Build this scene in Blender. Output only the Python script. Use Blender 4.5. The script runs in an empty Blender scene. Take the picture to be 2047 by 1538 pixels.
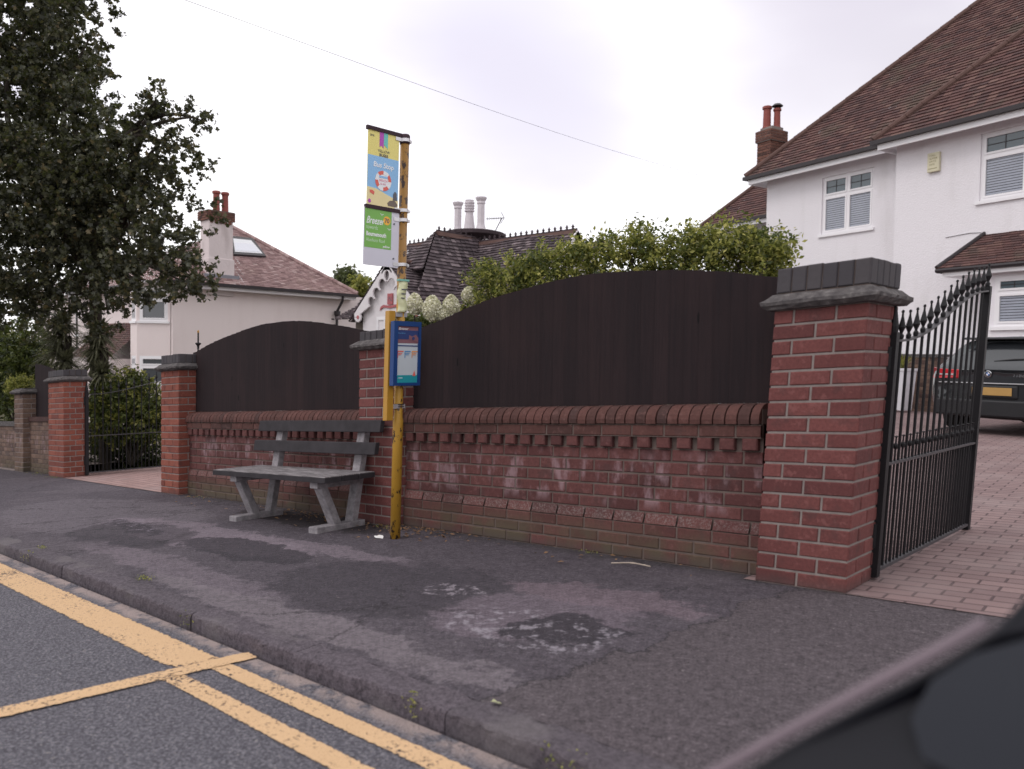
import bpy, math, random
import numpy as np
from mathutils import Vector, Matrix
random.seed(7); RNG = np.random.default_rng(11)
SC = bpy.context.scene
COL = SC.collection
# ------------------------------------------------------------------ camera
F = 1600.; CX = 1023.5; CY = 769.
yaw = math.radians(46.4); pitch = math.radians(-1.93); roll = 0.015
fw0 = np.array([-math.cos(yaw), math.sin(yaw), 0]); rt0 = np.array([math.sin(yaw), math.cos(yaw), 0]); up0 = np.array([0, 0, 1.])
FW = math.cos(pitch)*fw0+math.sin(pitch)*up0; up1 = np.cross(rt0, FW)
RT = math.cos(roll)*rt0+math.sin(roll)*up1; UP = -math.sin(roll)*rt0+math.cos(roll)*up1
CAM = np.array([0, 0, 1.0])
cd = bpy.data.cameras.new('camera'); co = bpy.data.objects.new('camera', cd); COL.objects.link(co)
m = Matrix.Identity(4)
for i in range(3):
    m[i][0] = RT[i]; m[i][1] = UP[i]; m[i][2] = -FW[i]; m[i][3] = CAM[i]
co.matrix_world = m
cd.lens = F/2047*36; cd.sensor_width = 36; cd.clip_start = 0.02; cd.clip_end = 3000
cd.dof.use_dof = True; cd.dof.focus_distance = 7.0; cd.dof.aperture_fstop = 2.6
SC.camera = co
# ------------------------------------------------------------------ world and sun (bright overcast)
W = bpy.data.worlds.new('World'); SC.world = W; W.use_nodes = True
nt = W.node_tree; nt.nodes.clear()
out = nt.nodes.new('ShaderNodeOutputWorld'); bg = nt.nodes.new('ShaderNodeBackground'); bg.inputs[1].default_value = 0.12
sky = nt.nodes.new('ShaderNodeTexSky'); sky.sky_type = 'NISHITA'; sky.sun_disc = False
SUN_EL = math.radians(50); SUN_AZ = math.radians(200)
sky.sun_elevation = SUN_EL; sky.sun_rotation = SUN_AZ
tc = nt.nodes.new('ShaderNodeTexCoord'); mp = nt.nodes.new('ShaderNodeMapping'); mp.inputs['Scale'].default_value = (1.1, 1.1, 2.6)
mp.inputs['Location'].default_value = (0.35, 0.1, 0.15)
nz = nt.nodes.new('ShaderNodeTexNoise'); nz.inputs['Scale'].default_value = 2.3; nz.inputs['Detail'].default_value = 4; nz.inputs['Roughness'].default_value = .45
cr = nt.nodes.new('ShaderNodeValToRGB')
cr.color_ramp.elements[0].position = .30; cr.color_ramp.elements[0].color = (.74, .71, .80, 1)
cr.color_ramp.elements[1].position = .43; cr.color_ramp.elements[1].color = (1, .985, 1, 1)
def patch(col, d, cosr0, cosr1, amt, c):      # a soft grey cloud bank in one part of the sky
    w = nt.nodes.new('ShaderNodeVectorMath'); w.operation = 'MULTIPLY_ADD'; nt.links.new(nz.outputs['Color'], w.inputs[0]); w.inputs[1].default_value = (.28, .28, .10); nt.links.new(tc.outputs['Generated'], w.inputs[2])
    q = nt.nodes.new('ShaderNodeVectorMath'); q.operation = 'DISTANCE'; nt.links.new(w.outputs[0], q.inputs[0]); q.inputs[1].default_value = (d[0]+.14, d[1]+.14, d[2]+.05)
    r_ = nt.nodes.new('ShaderNodeMapRange'); r_.interpolation_type = 'SMOOTHSTEP'; nt.links.new(q.outputs['Value'], r_.inputs[0]); r_.inputs[1].default_value = cosr0; r_.inputs[2].default_value = cosr1; r_.inputs[3].default_value = amt; r_.inputs[4].default_value = 0
    x = nt.nodes.new('ShaderNodeMix'); x.data_type = 'RGBA'; nt.links.new(r_.outputs[0], x.inputs[0]); nt.links.new(col, x.inputs[6]); x.inputs[7].default_value = (*c, 1); return x.outputs[2]
cloud_col = cr.outputs[0]
for d_, r0_, r1_, a_, c_ in (((-.655, .670, .335), .02, .26, .85, (.58, .55, .66)), ((-.62, .73, .26), .0, .20, .6, (.62, .59, .68)), ((-.37, .85, .40), .02, .22, .85, (.53, .49, .57)), ((-.27, .90, .31), .0, .20, .8, (.52, .49, .55)), ((-.43, .85, .28), .0, .16, .5, (.60, .57, .64))):
    cloud_col = patch(cloud_col, d_, r0_, r1_, a_, c_)
sc_ = nt.nodes.new('ShaderNodeVectorMath'); sc_.operation = 'SCALE'; sc_.inputs['Scale'].default_value = 10.8
mx = nt.nodes.new('ShaderNodeMix'); mx.data_type = 'RGBA'; mx.inputs[0].default_value = .95
L = nt.links.new
L(tc.outputs['Generated'], mp.inputs[0]); L(mp.outputs[0], nz.inputs['Vector']); L(nz.outputs[0], cr.inputs[0]); L(cloud_col, sc_.inputs[0])
L(sky.outputs[0], mx.inputs[6]); L(sc_.outputs[0], mx.inputs[7]); L(mx.outputs[2], bg.inputs[0]); L(bg.outputs[0], out.inputs[0])
sd = bpy.data.lights.new('sun', 'SUN'); sd.energy = 0.7; sd.angle = math.radians(22); sd.color = (1, .95, .93)
so = bpy.data.objects.new('sun', sd); COL.objects.link(so)
sdir = Vector((math.sin(SUN_AZ)*math.cos(SUN_EL), math.cos(SUN_AZ)*math.cos(SUN_EL), math.sin(SUN_EL)))
so.rotation_euler = sdir.to_track_quat('Z', 'Y').to_euler(); so.location = (0, 0, 30)
SC.view_settings.view_transform = 'Standard'; SC.view_settings.look = 'None'; SC.view_settings.exposure = 0.15; SC.view_settings.gamma = 1
SC.render.engine = 'CYCLES'; SC.cycles.max_bounces = 6; SC.cycles.transparent_max_bounces = 12

# ------------------------------------------------------------------ measuring helpers (a pixel of the photo and a real distance give a point)
def ray(u, v): return FW+RT*(u-CX)/F-UP*(v-CY)/F
def fwd(u, v, t): return CAM+ray(u, v)*t
def at_y(u, v, Y): d = ray(u, v); return CAM+d*Y/d[1]
def at_x(u, v, X): d = ray(u, v); return CAM+d*X/d[0]
SL = 0.065                                        # the street climbs to the right
def shz(x): 
    if x > 6: return SL*(6+8*math.tanh((x-6)/8))
    if x < -30: return SL*(-30+20*math.tanh((x+30)/20))
    return SL*x
def V(*a): return np.array(a, float)

# ------------------------------------------------------------------ materials
class N:
    def __init__(s, name, rough=.8, spec=.3, metal=0):
        s.m = bpy.data.materials.new(name); s.m.use_nodes = True; s.t = s.m.node_tree; s.t.nodes.clear()
        s.o = s.t.nodes.new('ShaderNodeOutputMaterial'); s.b = s.t.nodes.new('ShaderNodeBsdfPrincipled')
        s.b.inputs['Roughness'].default_value = rough; s.b.inputs['Specular IOR Level'].default_value = spec; s.b.inputs['Metallic'].default_value = metal
        s.t.links.new(s.b.outputs[0], s.o.inputs[0])
    def n(s, t, **k):
        x = s.t.nodes.new('ShaderNode'+t)
        for a, b in k.items(): setattr(x, a, b)
        return x
    def put(s, sock, v):
        if hasattr(v, 'links') or isinstance(v, bpy.types.NodeSocket): s.t.links.new(v, sock)
        elif isinstance(v, (tuple, list)) and len(v) == 3 and sock.type == 'RGBA': sock.default_value = (*v, 1)
        else: sock.default_value = v
    def pos(s): return s.n('NewGeometry').outputs['Position']
    def sep(s, v):
        x = s.n('SeparateXYZ'); s.put(x.inputs[0], v); return x.outputs
    def comb(s, a, b, c):
        x = s.n('CombineXYZ'); s.put(x.inputs[0], a); s.put(x.inputs[1], b); s.put(x.inputs[2], c); return x.outputs[0]
    def map(s, v, sc=(1, 1, 1), rot=(0, 0, 0), loc=(0, 0, 0)):
        x = s.n('Mapping'); s.put(x.inputs[0], v); x.inputs['Scale'].default_value = sc; x.inputs['Rotation'].default_value = rot; x.inputs['Location'].default_value = loc; return x.outputs[0]
    def noise(s, scale, vec=None, det=4, rough=.5, dist=0):
        x = s.n('TexNoise'); x.inputs['Scale'].default_value = scale; x.inputs['Detail'].default_value = det; x.inputs['Roughness'].default_value = rough; x.inputs['Distortion'].default_value = dist
        s.put(x.inputs['Vector'], vec if vec is not None else s.pos()); return x.outputs[0]
    def vor(s, scale, vec=None, feature='F1', out='Distance'):
        x = s.n('TexVoronoi', feature=feature); x.inputs['Scale'].default_value = scale; s.put(x.inputs['Vector'], vec if vec is not None else s.pos()); return x.outputs[out]
    def math(s, op, a, b=0., c=0., clamp=False):
        x = s.n('Math', operation=op, use_clamp=clamp); s.put(x.inputs[0], a); s.put(x.inputs[1], b); s.put(x.inputs[2], c); return x.outputs[0]
    def step(s, v, a, b):
        x = s.n('MapRange', interpolation_type='SMOOTHSTEP'); s.put(x.inputs[0], v); x.inputs[1].default_value = a; x.inputs[2].default_value = b; x.inputs[3].default_value = 0; x.inputs[4].default_value = 1; return x.outputs[0]
    def mix(s, f, a, b, mode='MIX'):
        x = s.n('Mix', data_type='RGBA', blend_type=mode); s.put(x.inputs[0], f); s.put(x.inputs[6], a); s.put(x.inputs[7], b); return x.outputs[2]
    def ramp(s, f, st):
        x = s.n('ValToRGB'); s.put(x.inputs[0], f); e = x.color_ramp.elements
        while len(e) < len(st): e.new(.5)
        for q, (p, c) in zip(e, st): q.position = p; q.color = (*c, 1)
        return x.outputs[0]
    def rnd(s): return s.n('Attribute', attribute_name='rnd').outputs['Fac']
    def bump(s, h, st=.5, d=.01):
        x = s.n('Bump'); x.inputs['Strength'].default_value = st; x.inputs['Distance'].default_value = d; s.put(x.inputs['Height'], h); s.t.links.new(x.outputs[0], s.b.inputs['Normal'])
    def col(s, c): s.put(s.b.inputs['Base Color'], c); return s.m
def plain(name, c, rough=.6, spec=.3, metal=0, var=.12, sc=6, bump=0):
    k = N(name, rough, spec, metal)
    f = k.noise(sc, det=5)
    cc = k.mix(f, tuple(x*(1-var) for x in c), tuple(min(1, x*(1+var)) for x in c))
    if bump: k.bump(k.noise(sc*12, det=3), bump, .004)
    return k.col(cc)
M = {}
def h_of(k):                                     # height above the sloping pavement
    o = k.sep(k.pos()); return o, k.math('SUBTRACT', o[2], k.math('MULTIPLY', o[0], SL))

def m_brick(name, a, b, dark, stains=0., moss=0.):
    k = N(name, .85, .25); r = k.rnd(); o, h = h_of(k)
    c = k.ramp(r, [(0, dark), (.25, a), (.7, b), (1, tuple(x*1.15 for x in b))])
    g = k.noise(60, det=5, rough=.75); c = k.mix(k.math('MULTIPLY', k.step(g, .35, .7), .40), c, tuple(x*.4 for x in a)); c = k.mix(k.math('MULTIPLY', k.step(k.noise(22, det=5, rough=.7), .54, .66), .35), c, tuple(min(1, x*1.5+.03) for x in b)); c = k.mix(k.math('MULTIPLY', k.step(k.noise(9, det=4), .55, .7), .35), c, (.05, .035, .035))
    big = k.noise(2.2, det=3); c = k.mix(k.math('MULTIPLY', k.step(big, .5, .75), .35), c, tuple(x*.5 for x in a))
    if stains:
        p = k.map(k.pos(), (6, 6, 2.6)); s_ = k.noise(1.6, p, det=5, rough=.6)
        zone = k.math('MULTIPLY', k.step(h, .28, .36), k.math('SUBTRACT', 1., k.step(h, .52, .68)))
        f = k.math('MULTIPLY', k.step(s_, .50, .68), zone)
        c = k.mix(k.math('MULTIPLY', f, stains), c, (.42, .30, .33))
    if moss:
        zone = k.math('SUBTRACT', 1., k.step(h, .05, .27)); s_ = k.noise(3., det=4)
        c = k.mix(k.math('MULTIPLY', k.math('MULTIPLY', zone, k.step(s_, .3, .6)), moss), c, (.085, .068, .045))
        z2 = k.math('MULTIPLY', k.step(h, .205, .235), k.math('SUBTRACT', 1., k.step(h, .265, .285)))
        sp = k.math('MULTIPLY', k.step(k.noise(80, det=4, rough=.8), .48, .60), k.step(k.noise(1.7, det=2), .38, .55))
        c = k.mix(k.math('MULTIPLY', k.math('MULTIPLY', z2, sp), .45), c, (.24, .21, .20))
        # darker at the very foot
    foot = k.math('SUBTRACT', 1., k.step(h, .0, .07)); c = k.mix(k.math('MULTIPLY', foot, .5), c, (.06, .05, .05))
    k.bump(g, .5, .004)
    return k.col(c)
M['brick'] = m_brick('red_brick', (.136, .046, .044), (.160, .055, .051), (.112, .039, .038))
M['brick_far'] = m_brick('orange_red_brick', (.20, .060, .044), (.24, .075, .052), (.16, .050, .040))
M['brick_wall'] = m_brick('weathered_wall_brick', (.095, .035, .034), (.118, .045, .042), (.072, .030, .029), .40, .9)
M['brick_cope'] = m_brick('coping_brick', (.080, .036, .031), (.100, .043, .037), (.056, .029, .027))
M['brick_stack'] = m_brick('stack_brick', (.12, .055, .045), (.17, .08, .06), (.06, .035, .03))
M['brick_old'] = m_brick('old_brown_brick', (.12, .075, .06), (.17, .11, .085), (.08, .05, .045), .4, .9)
k = N('mortar', .95, .1); o, h = h_of(k); M['mortar'] = k.col(k.mix(k.noise(30, det=4), (.17, .14, .13), (.29, .25, .235)))
k = N('mortar_stained', .95, .1); M['mortar_d'] = k.col(k.mix(k.noise(9, det=4), (.07, .05, .045), (.18, .14, .125)))
k = N('cap_stone', .9, .2); g = k.noise(25, det=5, rough=.65); k.bump(g, .6, .01)
M['cap'] = k.col(k.ramp(g, [(.25, (.045, .04, .042)), (.55, (.10, .09, .09)), (.78, (.20, .185, .18))]))
k = N('dark_engineering_brick', .75, .35); g = k.noise(30, det=4)
c = k.ramp(k.rnd(), [(0, (.052, .046, .053)), (.6, (.060, .053, .060)), (1, (.070, .061, .066))]); k.bump(g, .4, .005)
M['soldier'] = k.col(k.mix(k.math('MULTIPLY', g, .4), c, (.03, .028, .03)))
k = N('dark_stained_fence_board', .85, .2); p = k.map(k.pos(), (40, 40, 1.6)); g = k.noise(1.5, p, det=5, rough=.6)
c = k.ramp(k.rnd(), [(0, (.018, .0118, .0135)), (1, (.025, .0155, .017))]); c = k.mix(k.math('MULTIPLY', k.step(g, .40, .62), .4), c, (.012, .009, .011)); kn = k.vor(1., k.map(k.pos(), (9, 9, 2.2))); c = k.mix(k.math('SUBTRACT', 1., k.step(kn, .05, .09)), c, (.006, .005, .006)); k.bump(g, .5, .004)
o, h = h_of(k)
M['fence'] = k.col(k.mix(k.math('MULTIPLY', k.step(k.noise(1.3, det=3), .45, .7), .3), c, (.036, .020, .020)))
k = N('weathered_lit_plank', .8, .3); p = k.map(k.pos(), (2.5, 40, 40)); g = k.noise(2, p, det=5, rough=.65); k.bump(g, .5, .004)
M['plank_top'] = k.col(k.ramp(g, [(.3, (.055, .05, .052)), (.5, (.15, .135, .14)), (.72, (.38, .35, .36))]))
M['plank'] = plain('dark_bench_plank', (.036, .032, .036), .8, .2, var=.45, sc=12, bump=.4)
k = N('concrete_leg', .9, .2); g = k.noise(18, det=5, rough=.7); k.bump(g, .5, .004)
M['concrete'] = k.col(k.ramp(g, [(.25, (.13, .12, .13)), (.7, (.32, .295, .31))]))
k = N('yellow_rusting_paint', .5, .45); g = k.noise(24, k.map(k.pos(), (1, 1, .55)), det=6, rough=.7); o, h = h_of(k)
c = k.mix(k.noise(3, det=3), (.36, .19, .020), (.46, .25, .03))
hi = k.step(h, 1.6, 1.9); c = k.mix(k.math('MULTIPLY', hi, .7), c, (.20, .095, .03))
r1 = k.math('ADD', g, k.math('MULTIPLY', hi, .04)); r2 = k.math('ADD', r1, k.math('MULTIPLY', k.math('SUBTRACT', 1., k.step(h, .0, .1)), .09))
M['yellow'] = k.col(k.mix(k.step(r2, .585, .61), c, (.035, .017, .012)))
M['yrail'] = plain('yellow_enamel', (.42, .215, .025), .4, .5, var=.1)
M['steel'] = plain('clamp_steel', (.62, .60, .62), .35, .5, .6)
M['flagedge'] = plain('dark_purple_frame', (.035, .015, .022), .6)
for nm, c in dict(f_yellow=(.78, .68, .22), f_blue=(.27, .50, .78), f_sand=(.78, .66, .36), f_purple=(.45, .07, .45), f_teal=(.16, .55, .50), f_green=(.19, .43, .09), f_white=(.80, .80, .82),
        f_orange=(.85, .45, .05), f_red=(.70, .13, .10), f_grey=(.10, .10, .12), f_brown=(.16, .12, .10), c_blue=(.010, .045, .17), c_navy=(.03, .05, .16), c_dusk=(.22, .10, .12), c_teal=(.02, .28, .33),
        c_paper=(.50, .54, .58), c_orange=(.70, .28, .10), c_sky=(.10, .26, .50), f_pale=(.55, .72, .50), f_pink=(.7, .35, .42)).items():
    M[nm] = plain('print_'+nm[2:]+('_case' if nm[0] == 'c' else ''), c, .45, .4, var=.04, sc=15)
M['alu'] = plain('flag_aluminium', (.62, .60, .68), .5, .4, var=.06)
M['iron'] = plain('black_wrought_iron', (.009, .008, .010), .55, .3, var=.3, sc=20, bump=.3)
M['iron_rail'] = plain('lighter_iron_rail', (.05, .045, .05), .5, .4, var=.3, sc=30)  # rails a lighter tone than the bars
# render, paint, glass
def m_render(name, c, sc=90, stain=(.5, .45, .42), amt=.15):
    k = N(name, .9, .2); g = k.noise(sc, det=4, rough=.7); k.bump(g, .55, .02)
    s_ = k.noise(1.1, k.map(k.pos(), (2, 2, .5)), det=5)
    cc = k.mix(k.math('MULTIPLY', g, .3), c, tuple(x*.75 for x in c))
    return k.col(k.mix(k.math('MULTIPLY', k.step(s_, .5, .75), amt), cc, stain))
M['white_render'] = m_render('white_roughcast', (.80, .77, .80), 30, (.60, .575, .575), .38)
M['pink_render'] = m_render('cream_pink_roughcast', (.80, .70, .69), 40, (.60, .50, .48), .25)
M['chim_render'] = m_render('stained_chimney_render', (.66, .58, .58), 12, (.33, .27, .26), .55)
M['upvc'] = plain('white_window_frame', (.80, .78, .80), .35, .5, var=.03)
M['white_wood'] = plain('white_painted_board', (.72, .68, .70), .6, .3, var=.06)
M['dirty_white'] = plain('dirty_white_pot', (.62, .57, .60), .7, .3, var=.18, sc=5)
M['gutter'] = plain('dark_gutter', (.028, .022, .025), .5, .4)
def m_glass(name, c, rough=.06):
    k = N(name, rough, .8); return k.col(c)
M['glass'] = m_glass('window_glass', (.07, .075, .085)); M['blind'] = plain('pale_blind_slats', (.33, .35, .41), .35, .6)
M['skylight'] = m_glass('skylight_glass', (.5, .5, .55), .02); M['skylight'].node_tree.nodes['Principled BSDF'].inputs['Metallic'].default_value = .9
k = N('leaded_glass', .1, .7); M['lead'] = k.col((.10, .13, .15))
# roof tiles
def m_tile(name, st, moss=(.10, .09, .05), amt=.4, spec=.25):
    k = N(name, .85, spec); c = k.ramp(k.rnd(), st); g = k.noise(14, det=4)
    c = k.mix(k.math('MULTIPLY', g, .3), c, tuple(x*.5 for x in st[1][1])); f = k.step(k.noise(.9, det=5, rough=.65), .5, .68)
    k.bump(g, .4, .01); return k.col(k.mix(k.math('MULTIPLY', f, amt), c, moss))
M['tile_red'] = m_tile('brown_red_clay_tile', [(0, (.075, .044, .044)), (.4, (.105, .055, .052)), (.8, (.130, .066, .060)), (1, (.17, .10, .085))], (.090, .072, .055), .65)
M['tile_pink'] = m_tile('faded_pink_clay_tile', [(0, (.22, .14, .14)), (.4, (.30, .195, .19)), (.8, (.37, .25, .245)), (1, (.46, .35, .335))], (.3, .22, .19), .35)
M['tile_dark'] = m_tile('dark_weathered_tile', [(0, (.055, .042, .048)), (.4, (.085, .065, .072)), (.8, (.13, .10, .11)), (1, (.25, .20, .21))], (.10, .085, .085), .4)
M['terracotta'] = plain('terracotta', (.24, .062, .052), .6, .3, var=.25, sc=8)
M['ridge'] = plain('terracotta_ridge', (.10, .058, .050), .8, .2, var=.35, sc=6)
M['crest'] = plain('sooty_crest_tile', (.055, .04, .045), .85, .2, var=.3)
M['lead_flash'] = plain('lead_flashing', (.20, .20, .23), .6, .4)
M['timber_dark'] = plain('black_timber', (.03, .025, .025), .8)
M['bark'] = plain('grey_brown_bark', (.06, .05, .042), .95, .1, var=.4, sc=14, bump=.9)
def m_leaf(name, st, tr=.35):
    k = N(name, .5, .35); c = k.ramp(k.rnd(), st); k.col(c)
    t = k.n('BsdfTranslucent'); k.put(t.inputs[0], k.mix(.5, c, (.16, .20, .03))); x = k.n('MixShader'); x.inputs[0].default_value = tr
    k.t.links.new(k.b.outputs[0], x.inputs[1]); k.t.links.new(t.outputs[0], x.inputs[2]); k.t.links.new(x.outputs[0], k.o.inputs[0]); return k.m
M['leaf_tree'] = m_leaf('dark_lobed_leaf', [(0, (.026, .027, .020)), (.5, (.048, .049, .032)), (.85, (.080, .080, .042)), (1, (.13, .095, .045))], .22)
M['leaf_hedge'] = m_leaf('yellow_green_leaf', [(0, (.09, .10, .03)), (.45, (.24, .25, .06)), (.8, (.42, .40, .11)), (1, (.60, .54, .18))], .5)
M['leaf_shrub'] = m_leaf('mid_green_leaf', [(0, (.035, .05, .018)), (.5, (.08, .10, .028)), (.85, (.14, .16, .04)), (1, (.30, .28, .12))], .3)
M['leaf_dark'] = m_leaf('dark_green_leaf', [(0, (.015, .022, .010)), (.5, (.035, .05, .018)), (1, (.09, .11, .04))], .25)
M['leaf_far'] = m_leaf('far_green_leaf', [(0, (.05, .06, .035)), (1, (.12, .14, .06))], .3)
M['blade'] = m_leaf('cordyline_blade', [(0, (.09, .085, .06)), (.5, (.17, .17, .11)), (1, (.30, .29, .19))], .25)
M['petal'] = m_leaf('cream_petal', [(0, (.68, .68, .46)), (.5, (.82, .78, .62)), (1, (.88, .84, .76))], .3)
# ground materials
def asphalt(k, base_a, base_b, sc=230):
    g = k.noise(sc, det=3, rough=.8); v = k.vor(sc*.8)
    c = k.mix(k.step(g, .35, .65), base_a, base_b)
    sp = k.step(k.vor(95, out='Color' if False else 'Distance'), .10, .04)
    return c, g, v
k = N('coarse_road_asphalt', .85, .3); pz = k.pos()
g = k.noise(85, det=4, rough=.8); v = k.vor(90)
c = k.ramp(g, [(.32, (.026, .025, .031)), (.5, (.105, .10, .12)), (.66, (.30, .285, .31))])
fl = k.math('MULTIPLY', k.step(k.noise(75, det=2), .68, .72), 1.); c = k.mix(fl, c, (.34, .31, .30))
c = k.mix(k.math('MULTIPLY', k.noise(1.1, det=3), .3), c, (.10, .085, .105))
o = k.sep(pz); yy = k.math('ADD', o[1], k.math('MULTIPLY', k.noise(2.3, det=5, rough=.65), .16))
dirt = k.math('MULTIPLY', k.step(yy, 1.64, 1.72), k.step(k.noise(9, det=5, rough=.7), .38, .56)); c = k.mix(k.math('MULTIPLY', dirt, .9), c, (.38, .30, .28))
k.bump(k.math('ADD', g, k.math('MULTIPLY', v, .6)), 1., .012); M['road'] = k.col(c)
k = N('worn_yellow_road_paint', .8, .3); g = k.noise(60, det=5, rough=.75); g2 = k.noise(3.5, det=4)
c = k.mix(g2, (.50, .325, .18), (.60, .40, .235)); c = k.mix(k.math('MULTIPLY', k.step(k.noise(140, det=2), .58, .7), .45), c, (.30, .17, .08))
a = k.step(k.math('ADD', k.math('MULTIPLY', g2, .35), g), .74, .80); k.bump(k.noise(120, det=3), .8, .006)
edge = k.n('Attribute', attribute_name='edge').outputs['Fac']
ea = k.step(k.math('ADD', edge, k.math('MULTIPLY', k.math('SUBTRACT', k.noise(55, det=3), .5), .75)), .22, .32)
al = k.math('MULTIPLY', ea, k.math('SUBTRACT', 1., a)); k.put(k.b.inputs['Alpha'], al); M['paint'] = k.col(c)
# pavement: patched, worn tarmac
k = N('patched_pavement_tarmac', .88, .28); pz = k.pos(); o = k.sep(pz)
g = k.noise(170, det=3, rough=.8); big = k.noise(.9, det=5, rough=.6)
g = k.math('ADD', k.math('MULTIPLY', g, .55), k.math('MULTIPLY', k.noise(55, det=5, rough=.75), .45)); c = k.mix(k.step(g, .36, .64), (.038, .033, .038), (.138, .120, .136)); c = k.mix(k.math('MULTIPLY', k.step(k.noise(13, det=7, rough=.75), .45, .62), .5), c, (.050, .041, .050))
warp = k.n('VectorMath', operation='ADD'); nzv = k.n('TexNoise'); nzv.inputs['Scale'].default_value = 3.2; nzv.inputs['Detail'].default_value = 9; nzv.inputs['Roughness'].default_value = .72
k.put(nzv.inputs['Vector'], pz); s2 = k.n('VectorMath', operation='SCALE'); s2.inputs['Scale'].default_value = .55; k.put(s2.inputs[0], nzv.outputs['Color'])
k.put(warp.inputs[0], pz); k.put(warp.inputs[1], s2.outputs[0]); wo = k.sep(warp.outputs[0])
FN = k.noise(26, det=8, rough=.8)
def spot(cx, cy, rx, ry, soft=.25, rot=0.):
    dx = k.math('SUBTRACT', wo[0], cx+.275); dy = k.math('SUBTRACT', wo[1], cy+.275)
    ca, sa = math.cos(rot), math.sin(rot)
    ax = k.math('ADD', k.math('MULTIPLY', dx, ca/rx), k.math('MULTIPLY', dy, sa/rx)); ay = k.math('ADD', k.math('MULTIPLY', dx, -sa/ry), k.math('MULTIPLY', dy, ca/ry))
    d = k.math('SQRT', k.math('ADD', k.math('MULTIPLY', ax, ax), k.math('MULTIPLY', ay, ay)))
    return k.step(k.math('ADD', k.math('SUBTRACT', 1., k.step(d, 1-soft, 1+soft)), k.math('MULTIPLY', k.math('SUBTRACT', FN, .5), 1.3)), .38, .66)
def add(c, f, amt, colr): return k.mix(k.math('MULTIPLY', f, amt), c, colr)
lt = (.205, .172, .192); dk = (.040, .035, .042)
c = add(c, k.step(big, .52, .66), .35, (.15, .13, .14))
c = add(c, spot(-7.9, 2.75, 1.6, .75, .4), .6, (.155, .137, .15))           # paler tarmac to the left
c = add(c, spot(-5.9, 2.75, 1.5, .30, .4, .03), .75, lt)                     # dusty band
c = add(c, spot(-4.6, 3.0, 1.0, .10, .6, .0), .6, lt)
c = add(c, spot(-6.4, 2.45, .75, .40, .25, -.1), .6, dk)                      # rough dark patch
c = add(c, spot(-6.75, 2.62, .60, .13, .25, -.1), .8, dk)
c = add(c, spot(-5.05, 2.68, .75, .24, .22, .0), .85, dk)
c = add(c, spot(-5.0, 2.1, 1.4, .14, .6, .0), .45, lt)
c = add(c, spot(-3.4, 2.6, .8, .50, .3, .0), .55, dk)
c = add(c, k.math('MULTIPLY', spot(-2.95, 2.72, .22, .10, .5), k.step(k.noise(16, det=4, rough=.7), .5, .6)), .85, (.30, .27, .29))
c = add(c, spot(-2.35, 2.62, .46, .36, .3, .5), .65, (.165, .135, .155))
c = add(c, spot(-2.12, 2.56, .26, .20, .25, .3), .9, dk)
c = add(c, k.math('MULTIPLY', spot(-2.28, 2.50, .42, .26, .5), k.step(k.noise(12, det=4, rough=.7), .52, .62)), .8, (.26, .24, .26))
c = add(c, spot(-2.3, 3.05, .55, .16, .4, .1), .6, (.18, .138, .155))
c = add(c, spot(-3.2, 1.95, 1.6, .12, .6, .0), .6, (.20, .175, .185))
c = add(c, spot(-5.75, 3.62, 1.1, .22, .5, .0), .7, (.022, .018, .018))  # dark debris stain under the bench, also painting in its contact shade
c = add(c, k.math('MULTIPLY', spot(-6.9, 2.68, .55, .16, .5, -.1), k.step(k.noise(16, det=5, rough=.7), .52, .6)), .7, (.24, .21, .24))
# newer tarmac to the right of an oblique seam
q = k.math('ADD', wo[0], k.math('MULTIPLY', wo[1], -.10)); seam = k.math('SUBTRACT', q, -2.02+.25)
c = k.mix(k.math('MULTIPLY', k.step(seam, -.015, .015), .8), c, k.mix(k.step(g, .38, .62), (.050, .042, .045), (.142, .120, .126)))
ab = k.math('ABSOLUTE', seam); c = add(c, k.math('SUBTRACT', 1., k.step(ab, .004, .012)), .7, (.02, .018, .02))
# cracks
cv = k.n('TexVoronoi', feature='DISTANCE_TO_EDGE'); cv.inputs['Scale'].default_value = .9; k.put(cv.inputs['Vector'], warp.outputs[0])
c = add(c, k.math('MULTIPLY', k.math('SUBTRACT', 1., k.step(cv.outputs[0], .003, .012)), k.step(k.noise(.8, det=2), .48, .6)), .7, (.02, .018, .02))
# darker band along the wall foot and dusty edge
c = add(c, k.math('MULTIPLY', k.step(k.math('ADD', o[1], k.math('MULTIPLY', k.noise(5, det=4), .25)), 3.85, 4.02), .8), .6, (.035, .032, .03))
fl = k.step(k.noise(70, det=2), .70, .74); c = add(c, fl, .7, (.30, .27, .26))
gr2 = k.math('ADD', k.math('MULTIPLY', k.noise(95, det=5, rough=.85), .6), k.math('MULTIPLY', k.noise(24, det=6, rough=.8), .4)); gc = k.step(gr2, .36, .64)
c = k.mix(1., c, k.mix(gc, (.52, .50, .53), (1.42, 1.38, 1.44)), 'MULTIPLY')
hgt = k.math('ADD', k.math('MULTIPLY', g, 1.), k.math('MULTIPLY', k.noise(4, det=4), 2.)); k.bump(hgt, 1., .014)
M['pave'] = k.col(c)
k = N('worn_kerb_stone', .88, .28); g = k.noise(130, det=4, rough=.8); g = k.math('ADD', k.math('MULTIPLY', g, .5), k.math('MULTIPLY', k.noise(45, det=5, rough=.75), .5)); c = k.mix(k.step(g, .36, .62), (.034, .027, .034), (.145, .12, .14)); c = k.mix(k.math('MULTIPLY', k.rnd(), .3), c, (.05, .045, .05))
oo = k.sep(k.pos()); c = k.mix(k.math('MULTIPLY', k.step(k.noise(3, det=5), .5, .65), .4), c, (.17, .15, .155)); k.bump(g, 1., .010); M['kerb'] = k.col(c)
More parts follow.
